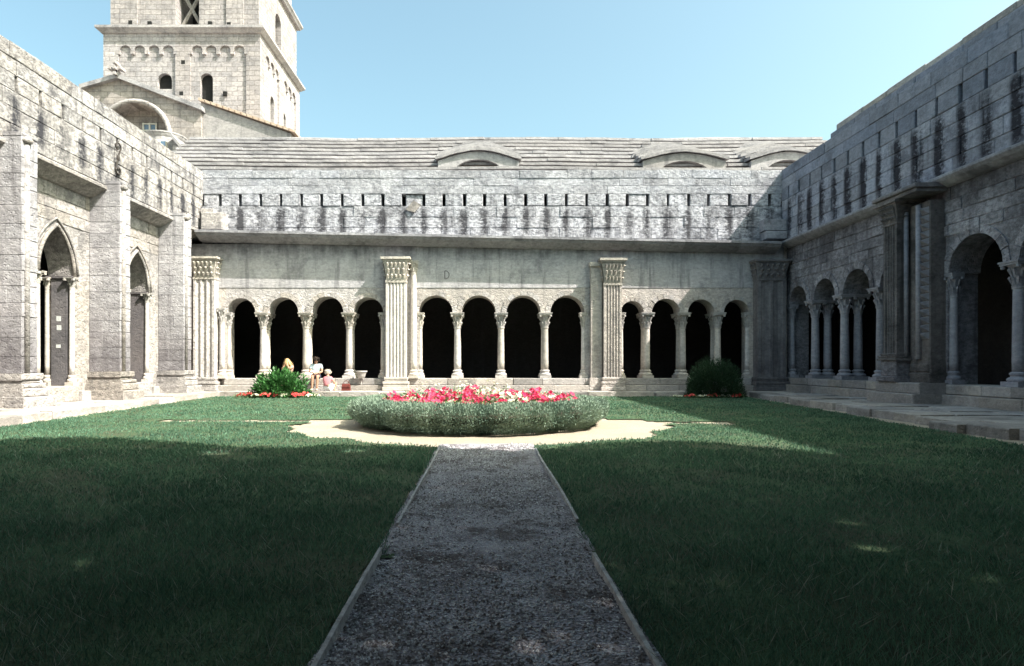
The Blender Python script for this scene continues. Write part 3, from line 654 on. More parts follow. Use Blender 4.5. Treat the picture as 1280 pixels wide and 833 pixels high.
# cornice with deep sloping soffit between the buttresses
cornice(LG, FL, [(-.2, 6.86), (.52, 6.84), (.56, 6.80), (.56, 6.72), (.50, 6.70), (.10, 6.46), (-.1, 6.44)], 10, 26.0, 'left', 2.0)
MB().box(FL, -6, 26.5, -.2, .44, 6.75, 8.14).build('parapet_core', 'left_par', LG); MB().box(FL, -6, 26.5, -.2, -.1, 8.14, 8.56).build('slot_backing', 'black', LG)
for a, b in zip((6.86, 7.3, 7.72), (7.3, 7.72, 8.14)): course(LG, 'parapet_block', FL, 10, 26.2, a, b, .0, .5, 'left_par', 1.0, dj=.012, c=.014, j=.01)
SLL = [15.8+.868*k for k in range(-6, 12)]; e = [10.0]+SLL+[26.25]
for a, b in zip(e[:-1], e[1:]):
    if b-a < .3: continue
    w = random.uniform(.045, .06); MB().block(FL, a+w, b-w, -.08, .5+random.uniform(-.012, .012), 8.145, 8.555, .015, .01).build('slot_block', 'left_par', LG)
for i, (a, b) in enumerate(((8.56, 8.95), (8.95, 9.36))): course(LG, 'coping_block' if i else 'parapet_block', FL, 10, 26.25, a, b, -.2, .5+.01*i, 'left_par', 1.2, dj=.012, c=.014, zj=.02*i)
MB().box(FL, -6, 10, -.2, .49, 8.14, 9.36).build('wall_core', 'left_par', LG)
course(LG, 'plinth_block', FL, 10, 26, .12, .45, -.5, .22, 'pave', 1.2, dj=.03, c=.03, skip=[(c-h-.1, c+h+.1) for c, h in arL if h > .7])
for (ua, ub) in ((15.37, 15.92), (19.5, 20.07), (23.6, 24.22)):
    bt = MB().box(FL, ua+.02, ub-.02, -.1, .91, .6, 6.86).build('buttress', 'butt', LG)
    z = 1.03
    while z < 6.85:
        h = random.uniform(.34, .52); z2 = min(z+h, 6.9)
        if 6.9-z2 < .2: z2 = 6.9
        sp = random.choice((None, random.uniform(.35, .6)))
        if sp is None: MB().block(FL, ua, ub, .0, .95+random.uniform(-.008, .008), z+.006, z2-.006, .012, .006).build('stone_block', 'butt', bt)
        else:
            MB().block(FL, ua+random.uniform(0, .012), ub, .0, sp-.005, z+.006, z2-.006, .004, .002).build('stone_block', 'butt', bt); MB().block(FL, ua+random.uniform(0, .01), ub, sp+.005, .95+random.uniform(-.008, .008), z+.006, z2-.006, .012, .006).build('stone_block', 'butt', bt)
        z = z2
    MB().tube([FL(ua+.16, .955, 1.0), FL(ua+.16, .955, 6.72)], .07, 10).build('colonnette', 'left', bt, True)
    MB().lathe([(.04, 0), (.13, .05), (.15, .11), (.10, .17), (.03, .2)], 10, *FL(ua+.16, .955, 6.72)).build('bead_cap', 'left', bt, True)
    mb = MB()
    for ex, za, zb in ((.10, .86, 1.03), (.05, .78, .86), (.14, .66, .78), (.18, .45, .66), (.30, .10, .45)): mb.block(FL, ua-ex, ub+ex, -.05, .95+ex, za, zb, .03, .012)
    mb.build('base', 'left', bt)
    MB().block(FL, ua-.01, ub+.01, -.05, .97, 6.9, 6.99, .03, .012).build('cap_slab', 'butt', bt)
# scrolled iron wall anchor
def scroll(cy, cz, s, fl):
    return [FL(cy+fl*s*math.cos(a)*(1-a/9.5)*.5, .55, cz+fl*s*math.sin(a)*(1-a/9.5)*.5) for a in [6.6*i/24 for i in range(25)]]
up = [FL(20.1+.17*math.cos(a)*(1-a/8)-.02, .54, 8.25+.17*math.sin(a)*(1-a/8)) for a in [6.0-6.0*i/20 for i in range(21)]]
lo = [FL(20.1-.17*math.cos(a)*(1-a/8)+.02, .54, 7.52-.17*math.sin(a)*(1-a/8)) for a in [6.0*i/20 for i in range(21)]]
MB().tube(up+[FL(20.17, .54, 8.1), FL(20.1, .54, 7.9), FL(20.03, .54, 7.7)]+lo, .026, 6).lathe([(.03, -.1), (.06, -.05), (.06, .05), (.03, .1)], 8, *FL(20.1, .53, 7.9)).build('iron_anchor', 'iron', LG, True)
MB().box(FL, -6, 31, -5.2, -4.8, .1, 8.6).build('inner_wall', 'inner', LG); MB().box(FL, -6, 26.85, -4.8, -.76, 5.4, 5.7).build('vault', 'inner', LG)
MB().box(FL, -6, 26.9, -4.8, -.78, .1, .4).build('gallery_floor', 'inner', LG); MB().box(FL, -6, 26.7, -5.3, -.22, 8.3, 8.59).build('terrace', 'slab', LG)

FN = lambda u, d, z: (u, -5+d, z)
NG = thing('cloister_gallery', (0, -5, .18), 'arcaded gallery closing the court behind the viewpoint', 'gallery')
arch_plate(FN, -12.4, 12.5, 3.6, 4.7, [(-11+1.83*i, .68, None) for i in range(13)], -.8, 0).build('spandrel_wall', 'right', NG)
for i in range(14): column(NG, FN, -11.9+1.83*i, -.2, .68, 3.6)
MB().box(FN, -12.4, 12.5, -.81, .0, 4.7, 9.4).build('wall_core', 'right', NG); MB().box(FN, -12.4, 12.5, -.8, .1, .0, .68).build('plinth', 'pave', NG); MB().box(FN, -17, 17, -5, -4.6, 0, 8.6).build('inner_wall', 'inner', NG); MB().box(FN, -17, 17, -4.6, -.82, 5, 5.3).build('vault', 'inner', NG)
# ------------------------------------------------------------------ stone slab roof behind
SR = thing('slab_roofed_building', (2, 30, 0), 'long building behind the arcade with stone slab roof and three lunette dormers', 'building')
Y0, Z0, Y1, Z1 = 28.0, 9.75, 32.2, 12.75; NC = 9
MB().box(FW, -15.6, 17, 28.25, 36, 8.65, 9.9).build('wall', 'plaster', SR)
MB().box(FW, -15.6, 17, 31.4, 36, 1, 8.64).build('lower_wall', 'plaster', SR)
for i in range(NC):
    a, b = i/NC, (i+1)/NC; mb = MB(); xsn = []; x = -15.0
    while x < 17:
        e_ = min(17, x+random.uniform(.6, 1.3)); dy, dz = random.uniform(-.025, .025), random.uniform(-.010, .010); xsn += [(x+.004, dy, dz), (e_-.004, dy, dz)]; x = e_
    for j, (x, dy, dz) in enumerate(xsn):
        wv = .035*math.sin(x*.4+1)+dz; ya = Y0+(Y1-Y0)*a+dy; yb = Y0+(Y1-Y0)*b+.35; za = Z0+.19+(Z1-Z0)*a+wv; th = .12
        mb.v += [(x, ya-.2, za), (x, ya-.19, za+th), (x, yb+.1, za+th+.10), (x, yb+.1, za-.02)]
    for j in range(len(xsn)-1):
        for k in range(4): k2 = (k+1) % 4; mb.f.append((j*4+k, j*4+k2, j*4+4+k2, j*4+4+k))
    mb.f += [(0, 1, 2, 3), tuple(len(mb.v)-4+k for k in range(4))]; mb.build('roof_course', 'slab', SR)
mb = MB(); mb.prism([(-15.4, Y0+.45, Z0-.3), (-15.4, Y1+.55, Z1-.05), (-15.4, 36.5, Z0-.3)], [(17, Y0+.45, Z0-.3), (17, Y1+.55, Z1-.05), (17, 36.5, Z0-.3)]); mb.build('roof_bed', 'slab', SR)
MB().tube([(x, Y1+.2, Z1+.1+.05*math.sin(x*.55+1)) for x in np.arange(-15, 17.1, 1.)], .16, 8).build('ridge', 'slab', SR)
def dormer(xc, hw, zt, name='dormer'):
    """low lunette dormer: gabled front wall with segmental opening, slab courses running back"""
    yf = 28.05; z0 = Z0-.15; ze = Z0+.66; 
    out = [(xc-hw, ze-.1)]+[(xc+hw*s, ze+(zt-ze)*(1-abs(s)**1.7)) for s in [-1+2*i/12 for i in range(13)]]+[(xc+hw, ze-.1)]
    op = .66*hw; iz = lambda x: Z0-.05+(zt-.22-Z0)*math.sqrt(max(0, 1-(x/op)**2))*.9
    mb = MB()
    us = sorted(set([-hw, hw]+[-op+2*op*i/12 for i in range(13)]))
    top = lambda x: ze+(zt-ze)*(1-abs(x/hw)**1.7)
    for a, b in zip(us[:-1], us[1:]):
        m_ = (a+b)/2; za, zb = (iz(a), iz(b)) if abs(m_) < op else (z0, z0)
        mb.add([(xc+a, yf, za), (xc+b, yf, zb), (xc+b, yf, top(b)), (xc+a, yf, top(a)), (xc+a, yf+.5, za), (xc+b, yf+.5, zb), (xc+b, yf+.5, top(b)), (xc+a, yf+.5, top(a))], [(0, 1, 2, 3), (4, 7, 6, 5), (0, 4, 5, 1), (3, 2, 6, 7)])
    mb.add([(xc-hw, yf, z0), (xc-hw, yf+2.5, z0), (xc-hw, yf+2.5, ze), (xc-hw, yf, ze)], [(0, 1, 2, 3)]); mb.add([(xc+hw, yf, z0), (xc+hw, yf+2.5, z0), (xc+hw, yf+2.5, ze), (xc+hw, yf, ze)], [(0, 1, 2, 3)])
    d_ = mb.build(name, 'plaster', SR)
    MB().box(FW, xc-op, xc+op, yf+.35, yf+.45, z0, zt-.1).build('lunette_infill', 'infill', d_)
    nr = 8
    for i in range(nr):
        r0, r1 = i/nr, (i+1)/nr; mb = MB(); pr_ = [-1.06+2.12*k/12 for k in range(13)]
        for s in pr_:
            zz = ze+(zt-ze)*(1-min(1, abs(s))**1.7)+.03+random.uniform(-.01, .01); y_a = yf-.14+4.1*r0; y_b = yf-.14+4.1*r1+.2; rise = 1.82*r0
            mb.v += [(xc+hw*s, y_a, zz+rise), (xc+hw*s, y_a, zz+rise+.12), (xc+hw*s, y_b, zz+rise+.2), (xc+hw*s, y_b, zz+rise+.06)]
        for j in range(12):
            for k in range(4): k2 = (k+1) % 4; mb.f.append((j*4+k, j*4+k2, j*4+4+k2, j*4+4+k))
        mb.f += [(0, 1, 2, 3), tuple(len(mb.v)-4+k for k in range(4))]; mb.build('roof_course', 'slab', d_)
dormer(-.36, 1.82, 10.84); dormer(8.9, 1.86, 10.76); dormer(13.6, 1.7, 10.82)

# ------------------------------------------------------------------ church gable, lean-to, small turret
def fixn(me):
    import bmesh
    bm = bmesh.new(); bm.from_mesh(me); bmesh.ops.recalc_face_normals(bm, faces=bm.faces); bm.to_mesh(me); bm.free()
def boolean_cut(o, cutters):
    fixn(o.data)
    for cmb in cutters:
        cm = cmb.mesh('cut', None, base_of(o)); fixn(cm); c = bpy.data.objects.new('cut', cm); C.objects.link(c); c.location = base_of(o)
        md = o.modifiers.new('b', 'BOOLEAN'); md.operation = 'DIFFERENCE'; md.object = c; md.solver = 'EXACT'
        dg = bpy.context.evaluated_depsgraph_get(); ev = o.evaluated_get(dg); nm = bpy.data.meshes.new_from_object(ev, depsgraph=dg)
        o.modifiers.clear(); old = o.data; o.data = nm; bpy.data.meshes.remove(old); bpy.data.objects.remove(c); bpy.data.meshes.remove(cm)
def arch_prism(F, c, hw, z0, zs_, d0, d1, Rr=None, n=12):
    q = [(c-hw, z0)]+[(c-hw*math.cos(math.pi*i/n), zs_+arch_z(hw*math.cos(math.pi*i/n), hw, Rr)) for i in range(n+1)]+[(c+hw, z0)]
    return MB().prism([F(u, d0, z) for u, z in q], [F(u, d1, z) for u, z in q])
GC = thing('church_transept', (-18.5, 33, 0), 'pale gabled church wall with large round blind arch below the tower', 'church')
F33 = lambda u, d, z: (u, 33-d, z)
poly = [(-25, 5), (-25, 14.8), (-21.3, 15.85), (-19.4, 16.4), (-15.1, 14.75), (-15.1, 5)]
w = MB().prism([F33(u, 0, z) for u, z in poly], [F33(u, -2.5, z) for u, z in poly]).build('wall', 'church', GC)
boolean_cut(w, [arch_prism(F33, -18.6, 1.75, 12, 13.3, .2, -.9)])
MB().box(F33, -21, -16.5, -1.0, -.92, 12, 15.2).build('arch_back', 'church', GC)
mb = MB()
for (a, za), (b, zb) in (((-21.4, 15.75), (-19.4, 16.32)), ((-19.4, 16.32), (-14.95, 14.62))): mb.prism([F33(a, .25, za), F33(b, .25, zb), F33(b, .25, zb+.22), F33(a, .25, za+.22)], [F33(a, -2.7, za), F33(b, -2.7, zb), F33(b, -2.7, zb+.22), F33(a, -2.7, za+.22)])
mb.build('gable_coping', 'slab', GC)
pts = [F33(-18.6+1.87*math.cos(a), .04, 13.3+1.87*math.sin(a)) for a in [math.pi*i/16 for i in range(17)]]; MB().tube(pts, .13, 8).build('arch_moulding', 'church', GC, True)
mb = MB()
for (dx, dz) in ((0, 0), (.28, 0), (-.28, 0), (0, .28), (0, -.28)): mb.box(F33, -19.4+dx-.07, -19.4+dx+.07, .0, .5, 16.75+dz-.07, 16.75+dz+.07)
mb.box(F33, -19.48, -19.32, .02, .3, 16.4, 16.9).box(F33, -19.72, -19.08, .1, .3, 16.71, 16.79).box(F33, -19.45, -19.35, .1, .3, 16.4, 17.1); mb.build('gable_cross', 'church', GC)
wi = MB().box(F33, -18.6, -17.9, -.9, -.86, 13.6, 14.3).build('window', 'glass', GC)
for x in (-18.6, -18.25, -17.9): MB().box(F33, x-.04, x+.04, -.86, -.80, 13.55, 14.35).build('frame', 'frame', wi)
for z in (13.58, 13.95, 14.3): MB().box(F33, -18.6, -17.9, -.855, -.805, z-.03, z+.03).build('frame', 'frame', wi)
# turret with little window
TU = thing('stair_turret', (-16, 31.2, 0), 'small stone turret with curved cornice and white window behind the left parapet', 'turret')
F31 = lambda u, d, z: (u, 31.2-d, z)
MB().lathe([(.92, 6), (.92, 12.75)], 24, -16.45, 32.0, 0).build('wall', 'plaster', TU, False)
MB().lathe([(.92, 0), (.97, .08), (1.0, .16), (1.03, .2), (1.03, .26), (.5, .34), (.05, .38)], 24, -16.45, 32.0, 12.65).build('cornice', 'plaster', TU)
wf = MB().box(F31, -17.0, -15.95, -.5, .17, 11.45, 12.45).build('window', 'frame', TU)
for x in (-16.9, -16.55, -16.2):
    for z in (11.52, 11.82, 12.12): MB().box(F31, x, x+.24, .16, .18, z, z+.24).build('pane', 'glass', wf)
MB().prism([(-15.6, 31.0, 12.5), (-15.6, 31.0, 9.0), (-14.2, 31.0, 9.0), (-14.2, 31.0, 10.9)], [(-15.6, 32.8, 12.5), (-15.6, 32.8, 9.0), (-14.2, 32.8, 9.0), (-14.2, 32.8, 10.9)]).build('side_wall', 'church', TU)
MB().prism([(-15.65, 30.85, 12.55), (-14.05, 30.85, 10.72), (-14.05, 30.85, 10.88), (-15.65, 30.85, 12.75)], [(-15.65, 33, 12.55), (-14.05, 33, 10.72), (-14.05, 33, 10.88), (-15.65, 33, 12.75)]).build('side_roof', 'slab', TU)
# lean-to
LT = thing('lean_to_house', (-12.5, 33.2, 0), 'rendered lean-to wall with sloping terracotta tile edge in front of the tower', 'building')
F34 = lambda u, d, z: (u, 33.2-d, z)
MB().prism([F34(-15.2, 0, 8), F34(-15.2, 0, 15.2), F34(-10.4, 0, 13.55), F34(-10.4, 0, 8)], [F34(-15.2, -2.6, 8), F34(-15.2, -2.6, 15.2), F34(-10.4, -2.6, 13.55), F34(-10.4, -2.6, 8)]).build('wall', 'plaster', LT)
n = 16
for i in range(n):
    a = -15.25+5.1*i/n; b = a+5.1/n*1.12; za = 15.24-.337*(a+15.2); zb = 15.24-.337*(b+15.2)
    MB().prism([F34(a, .18, za), F34(b, .18, zb), F34(b, .18, zb+.11), F34(a, .18, za+.15)], [F34(a, -2.8, za), F34(b, -2.8, zb), F34(b, -2.8, zb+.11), F34(a, -2.8, za+.15)]).build('roof_tile', 'tile', LT)

# ------------------------------------------------------------------ bell tower
TW = thing('bell_tower', (-17.6, 36, 0), 'square pale stone bell tower with blind arcading rising behind the left range', 'tower')
FT = lambda u, d, z: (u, 36-d, z); FS = lambda u, d, z: (-13.06+d, u, z)
X0, X1, YA, YB = -22.1, -13.06, 36.0, 43.6; ZC = 20.35
body = MB().box(FW, X0+.12, X1-.12, YA+.12, YB-.12, 1, ZC).build('wall', 'tower', TW)
wins = [(-18.62, .42, 17.2, 17.7), (-16.2, .37, 16.4, 17.75)]
boolean_cut(body, [arch_prism(FT, c, h, a, b, .3, -1.2) for c, h, a, b in wins]+[arch_prism(FS, 38.4, .33, 16.0, 17.4, .3, -1.2), arch_prism(FS, 40.7, .3, 16.4, 17.3, .3, -1.2)])
for c, h, a, b in wins: MB().box(FT, c-h-.05, c+h+.05, -.42, -.38, a-.05, b+h+.05).build('window', 'black', TW)  # black sheets painted as the dark inside the windows
for c in (38.4, 40.7): MB().box(FS, c-.4, c+.4, -.5, -.45, 15.9, 17.9).build('window', 'black', TW)
for a, b in ((X0, X0+.85), (-17.95, -17.1), (X1-.8, X1)): MB().box(FT, a, b, -.2, 0, 1, ZC).build('lesene', 'tower', TW)
for a, b in ((YA+.012, YA+.9), (39.35, 40.2), (YB-.8, YB)): MB().box(FS, a, b, -.2, .002, 1, ZC+.001).build('lesene', 'tower', TW)
MB().box(FT, X0-.001, X0+.3, -7.6, -.1, 1, ZC).build('lesene', 'tower', TW)
def band(F, a, b, z, n=4):
    w_ = (b-a)/n; h_ = w_*.40
    arch_plate(F, a, b, z, ZC, [(a+w_*(i+.5), h_, None) for i in range(n)], -.13, -.003, 10).build('blind_arcade', 'tower', TW)
    for i in range(n+1): MB().box(F, a+w_*i-.10, a+w_*i+.10, -.13, .02, z-.18, z+.02).build('corbel', 'tower', TW)
band(FT, X0+.85, -17.95, 19.35); band(FT, -17.1, X1-.8, 19.35); band(FS, YA+.9, 39.35, 19.35, 3); band(FS, 40.2, YB-.8, 19.35, 3)
def ring(z, e, name):
    mb = MB(); pr_ = [(e*.3, 0), (e*.6, .1), (e, .2), (e, .34), (e*.5, .42)]
    loops = [[(X0-o, YA-o, z+h), (X1+o, YA-o, z+h), (X1+o, YB+o, z+h), (X0-o, YB+o, z+h)] for o, h in pr_]
    for i, L_ in enumerate(loops): mb.v += L_
    for i in range(len(loops)-1):
        for k in range(4): k2 = (k+1) % 4; mb.f.append((i*4+k, i*4+k2, i*4+4+k2, i*4+4+k))
    mb.f += [(0, 1, 2, 3), tuple(len(mb.v)-4+k for k in range(4))]; mb.build(name, 'slab', TW)
ring(ZC, .32, 'cornice'); ring(24.6, .2, 'cornice')
up = MB().box(FW, X0+.35, X1-.15, YA+.2, YB-.2, ZC+.4, 24.65).build('upper_wall', 'tower', TW)
boolean_cut(up, [arch_prism(FT, -17.35, .68, 20.95, 23.6, .3, -2.5), arch_prism(FS, 39.6, .55, 20.7, 22.9, .4, -2.)])
MB().box(FT, -18.5, -16.3, -2.4, -2.3, 20.6, 24.6).build('belfry_opening', 'black', TW); MB().box(FS, 38.9, 40.4, -1.9, -1.8, 20.6, 24.).build('belfry_opening', 'black', TW)
for (a, b) in (((-18.03, 20.95), (-16.67, 23.4)), ((-16.67, 20.95), (-18.03, 23.4))):
    MB().tube([FT(a[0], -.8, a[1]), FT(b[0], -.8, b[1])], .11, 6).build('timber_brace', 'wood', TW)
for a, b in ((X0+.35, X0+1.9), (X1-2.0, X1-1.0)): MB().box(FT, a, b, -.3, -.1, ZC+.42, 24.62).build('lesene', 'tower', TW)
for x, z in ((-20.6, 21.05), (-19.5, 21.0), (-16.0, 21.0), (-14.9, 20.95), (-15.5, 24.0), (-14.3, 24.0), (-17.5, 18.7), (-17.6, 16.9), (-15.1, 16.9)): MB().box(FT, x-.11, x+.11, -.19, .008 if z < 20 else -.085, z-.11, z+.11).build('putlog_hole', 'black', TW)
MB().box(FW, X0+.6, X1-.4, YA+.5, YB-.5, 25.0, 31).build('belfry_wall', 'tower', TW)

# ------------------------------------------------------------------ round hedge bed
HB = thing('round_hedge', (BEDX, BEDY, 0), 'low round clipped grey-green hedge ringing the flower bed', 'hedge')
n = 130000; th = rng.uniform(0, 2*np.pi, n)
lob = .6*(.09*np.sin(th*9+.7)+.08*np.sin(th*17+2)*np.sin(th*5)+.05*np.sin(th*31+np.sin(th*7)*2))
u = rng.random(n)          # cross-section parameter: 0 outer foot -> 1 inner rim
rad = np.interp(u, [0, .18, .38, .5, .62, .85, 1], [2.48, 2.60, 2.76, 2.82, 2.76, 2.30, 1.98]); hz = np.interp(u, [0, .18, .38, .5, .62, .85, 1], [.02, .12, .21, .36, .49, .54, .44])
dep = rng.random(n)**2*.22; rad = rad+lob*np.interp(u, [0, .5, .8, 1], [.8, 1, .4, 0])-dep*np.interp(u, [0, .6, 1], [1, .5, 0]); hz = hz+lob*.25*np.interp(u, [0, .4, 1], [0, 1, .6])-dep*np.interp(u, [0, .5, 1], [0, .6, 1])
hz = np.maximum(hz, .01)
rad = rad*.96; P = np.stack([BEDX+rad*np.cos(th), BEDY+rad*np.sin(th), hz], 1)
nr = np.interp(u, [0, .4, .6, 1], [1, .9, .4, -.1]); nz = np.interp(u, [0, .3, .6, 1], [-.3, .3, 1, 1]); D = unit(np.stack([np.cos(th)*nr, np.sin(th)*nr, nz], 1)+rng.normal(0, .45, (n, 3)))
leafmesh('foliage', P, D, unit(rng.normal(size=(n, 3))), rng.uniform(.035, .075, n), rng.uniform(.010, .018, n), 'hedge', HB, off=(BEDX, BEDY, 0), rnd=np.clip(  .5+lob*3.5+rng.normal(0, .25, n), 0, 1))
mb = MB(); prof = [(2.10, 0.01), (2.16, .1), (2.30, .22), (2.40, .3), (2.34, .38), (2.1, .36), (1.98, .2)]
mb.lathe(prof, 48, BEDX, BEDY, 0); mb.f = mb.f[:-2]; mb.build('stems', 'soil', HB)  # solid dark core added as the hedge's shaded inside, not separate stalks
mb = MB(); mb.lathe([(2.1, .0), (2.0, .22), (1.3, .33), (.3, .38)], 32, BEDX, BEDY, 0); tag(mb.build('flower_bed_soil', 'soil', smooth=True), kind='structure')

def bloom_pts(center, nrm, r, petals=5):
    nrm = Vector(nrm).normalized(); a = nrm.orthogonal().normalized(); b = nrm.cross(a); vs_ = [Vector(center)-nrm*r*.5]
    for k in range(petals*2):
        w = math.pi*k/petals; rr = r*(1.0 if k % 2 == 0 else .72); vs_.append(Vector(center)+(a*math.cos(w)+b*math.sin(w))*rr)
    return vs_, [(0, 1+k, 1+(k+1) % (petals*2)) for k in range(petals*2)]
PROTO = {}
def flower_plant(key, petal, h, w, nb, br, leaves, lr=.085, up=.7):
    f = MB(); seeds = []
    for i in range(nb):
        a = random.uniform(0, 6.28); r = w*math.sqrt(random.random()); z = h*(1-.45*(r/w)**2)*random.uniform(.75, 1.08); c = (r*math.cos(a), r*math.sin(a), z)
        v, fs = bloom_pts(c, (math.cos(a)*.6*r/w+random.uniform(-.4, .4), math.sin(a)*.6*r/w-.35+random.uniform(-.4, .4), up), br*random.uniform(.75, 1.2)); f.add(v, fs); seeds += [random.random()]*len(v)
    fm = f.mesh('blooms', petal); at = fm.attributes.new('rnd', 'FLOAT', 'POINT'); at.data.foreach_set('value', seeds)
    n = leaves; a = rng.uniform(0, 6.28, n); r = w*np.sqrt(rng.random(n)); P = np.stack([r*np.cos(a), r*np.sin(a), h*rng.random(n)*.85*(1-.4*(r/w)**2)], 1)
    D = unit(np.stack([np.cos(a), np.sin(a), rng.uniform(-.2, 1.2, n)], 1)+rng.normal(0, .3, (n, 3)))
    o = leafmesh('foliage', P, D, unit(rng.normal(0, .5, (n, 3))+np.array([0, 0, 1.])), rng.uniform(.6, 1.2, n)*lr, rng.uniform(.35, .55, n)*lr, 'petleaf', fold=.1)
    lm = o.data; bpy.data.objects.remove(o); PROTO[key] = (fm, lm)
def put_flower(key, loc, rz, sc, name, label, group):
    r_ = thing(name, loc, label, 'flower', group); r_.rotation_euler = (0, 0, rz); r_.scale = (sc, sc, sc)
    fm, lm = PROTO[key]; link('blooms', fm, r_)['kind'] = 'stuff'; link('foliage', lm, r_)['kind'] = 'stuff'
for k in range(3):
    flower_plant('pink%d' % k, 'pink', .36, .26, 22, .05, 170); flower_plant('red%d' % k, 'red', .17, .17, 15, .05, 60, .06); flower_plant('white%d' % k, 'white', .34, .25, 20, .045, 150); flower_plant('cream%d' % k, 'white', .16, .16, 13, .045, 60, .06)
    flower_plant('tall%d' % k, 'white', .50, .20, 14, .03, 150, .07)
spots = []
tries = 0
while len(spots) < 84 and tries < 9000:
    tries += 1; a = random.uniform(0, 6.283); r = 2.02*math.sqrt(random.random()); x, y = r*math.cos(a), r*math.sin(a)
    if all((x-p[0])**2+(y-p[1])**2 > .30**2 for p in spots): spots.append((x, y))
for i, (x, y) in enumerate(spots):
    z = .20+.16*(1-math.hypot(x, y)/2); sc = random.uniform(.95, 1.25); rz = random.uniform(0, 6.28)
    if y > .75 and random.random() < .75: put_flower('tall%d' % (i % 3), (BEDX+x, BEDY+y, z), rz, sc, 'tall_flower', 'wispy taller flower with tiny cream blooms at the back of the round bed', 'tall cream flowers in the round bed')
    elif random.random() < .62: put_flower('pink%d' % (i % 3), (BEDX+x, BEDY+y, z), rz, sc, 'petunia', 'hot pink petunia plant growing inside the round hedge', 'pink petunias in the round bed')
    else: put_flower('white%d' % (i % 3), (BEDX+x, BEDY+y, z), rz, sc, 'petunia', 'white petunia plant growing inside the round hedge', 'white petunias in the round bed')

# ------------------------------------------------------------------ shrubs with border flowers
def shrub(name, label, loc, rx, ry, h, n, L, Wd, mat, seedph, fold=.1, core='juniper', clumpy=.2):
    o = thing(name, loc, label, 'bush')
    dirs = unit(rng.normal(size=(n, 3))); dirs[:, 2] = np.abs(dirs[:, 2])*1.0-.12; dirs = unit(dirs)
    th = np.arctan2(dirs[:, 1], dirs[:, 0]); ph = dirs[:, 2]
    bump_ = 1+clumpy*(np.sin(th*4+seedph+ph*3)*np.cos(ph*5+seedph)+.6*np.sin(th*9+ph*7))*.6
    rr_ = bump_*(1-.45*rng.random(n)**1.6)
    P = np.stack([dirs[:, 0]*rx*rr_, dirs[:, 1]*ry*rr_, np.maximum(.03, (dirs[:, 2]*rr_)*h*.92+.06*h)], 1)
    D = unit(dirs+rng.normal(0, .55, (n, 3))+np.array([0, 0, .35])); N = unit(rng.normal(0, .6, (n, 3))+np.array([0, 0, 1.]))
    leafmesh('foliage', P, D, N, rng.uniform(.7, 1.3, n)*L, rng.uniform(.8, 1.2, n)*Wd, mat, o, fold=fold)
    mb = MB()
    for k in range(9):
        a = 2*math.pi*k/9+seedph; mb.tube([(0.05*math.cos(a), .05*math.sin(a), 0), (rx*.35*math.cos(a), ry*.35*math.sin(a), h*.4), (rx*.6*math.cos(a), ry*.6*math.sin(a), h*.72)], [.022, .016, .006], 5)
    mb2 = MB(); mb2.v = mb.v; mb2.f = mb.f; me = mb2.mesh('stems', 'bark'); link('stems', me, o)
    return o
shrub('laurel_bush', 'glossy green leafy bush in front of the seated people', (-7.85, 23.75, 0), .95, .72, .95, 3600, .17, .065, 'laurel', .4, clumpy=.35)
shrub('round_bush', 'dark rounded evergreen bush on the shaded lawn to the right', (8.72, 23.85, 0), 1.05, .9, 1.36, 26000, .12, .017, 'juniper', 2.1, 0, clumpy=.24)
for i in range(16):
    x = -9.35+i*.2+random.uniform(-.05, .05); y = 23.05+random.uniform(-.1, .18)+.25*abs(i-8)/8; key = 'red' if (i*7) % 5 not in (0, 3) else 'cream'
    put_flower('%s%d' % (key, i % 3), (x, y, .02), random.uniform(0, 6), random.uniform(.85, 1.25), 'bedding_flower', ('coral red' if key == 'red' else 'cream white')+' bedding flower at the foot of the leafy left bush', ('red' if key == 'red' else 'cream')+' border flowers by the left bush')
for i in range(12):
    x = 6.95+i*.22+random.uniform(-.05, .05); y = 23.0+random.uniform(-.1, .15); key = 'cream' if (i*5) % 4 in (0, 1) else 'red'
    put_flower('%s%d' % (key, i % 3), (x, y, .02), random.uniform(0, 6), random.uniform(.7, 1.0), 'bedding_flower', ('deep red' if key == 'red' else 'cream white')+' bedding flower at the foot of the dark right bush', ('red' if key == 'red' else 'cream')+' border flowers by the right bush')

# ------------------------------------------------------------------ pot and bag by the steps
def lathe_thing(name, label, cat, loc, prof, mat, seg=18):
    o = thing(name, loc, label, cat); return o
o = thing('plant_pot', (-5.15, 25.72, .682), 'small pale stone pot on the ledge beside the middle pilaster', 'pot')
MB().lathe([(.10, 0), (.14, .02), (.17, .14), (.20, .24), (.24, .27), (.24, .31), (.20, .31), (.18, .24)], 18, -5.15, 25.72, .682).build('bowl', 'col', o, True)
MB().lathe([(.18, 0), (.17, .015)], 18, -5.15, 25.72, .682+.25).build('soil', 'soil', o)
M['bag'] = simple('dark red leather', (.16, .035, .03), .5, (.09, .025, .02), 8)
o = thing('shoulder_bag', (-5.72, 25.45, .185), 'dark red bag standing against the low wall beside the toddler', 'bag')
mb = MB(); mb.prism([(-5.90, 25.36, .19), (-5.54, 25.36, .19), (-5.56, 25.38, .43), (-5.60, 25.39, .46), (-5.84, 25.39, .46), (-5.88, 25.38, .43)], [(-5.90, 25.54, .19), (-5.54, 25.54, .19), (-5.56, 25.52, .43), (-5.60, 25.51, .46), (-5.84, 25.51, .46), (-5.88, 25.52, .43)]); mb.build('body', 'bag', o)
MB().prism([(-5.89, 25.345, .33), (-5.55, 25.345, .33), (-5.57, 25.37, .45), (-5.87, 25.37, .45)], [(-5.89, 25.36, .33), (-5.55, 25.36, .33), (-5.57, 25.40, .47), (-5.87, 25.40, .47)]).build('flap', 'bag', o)
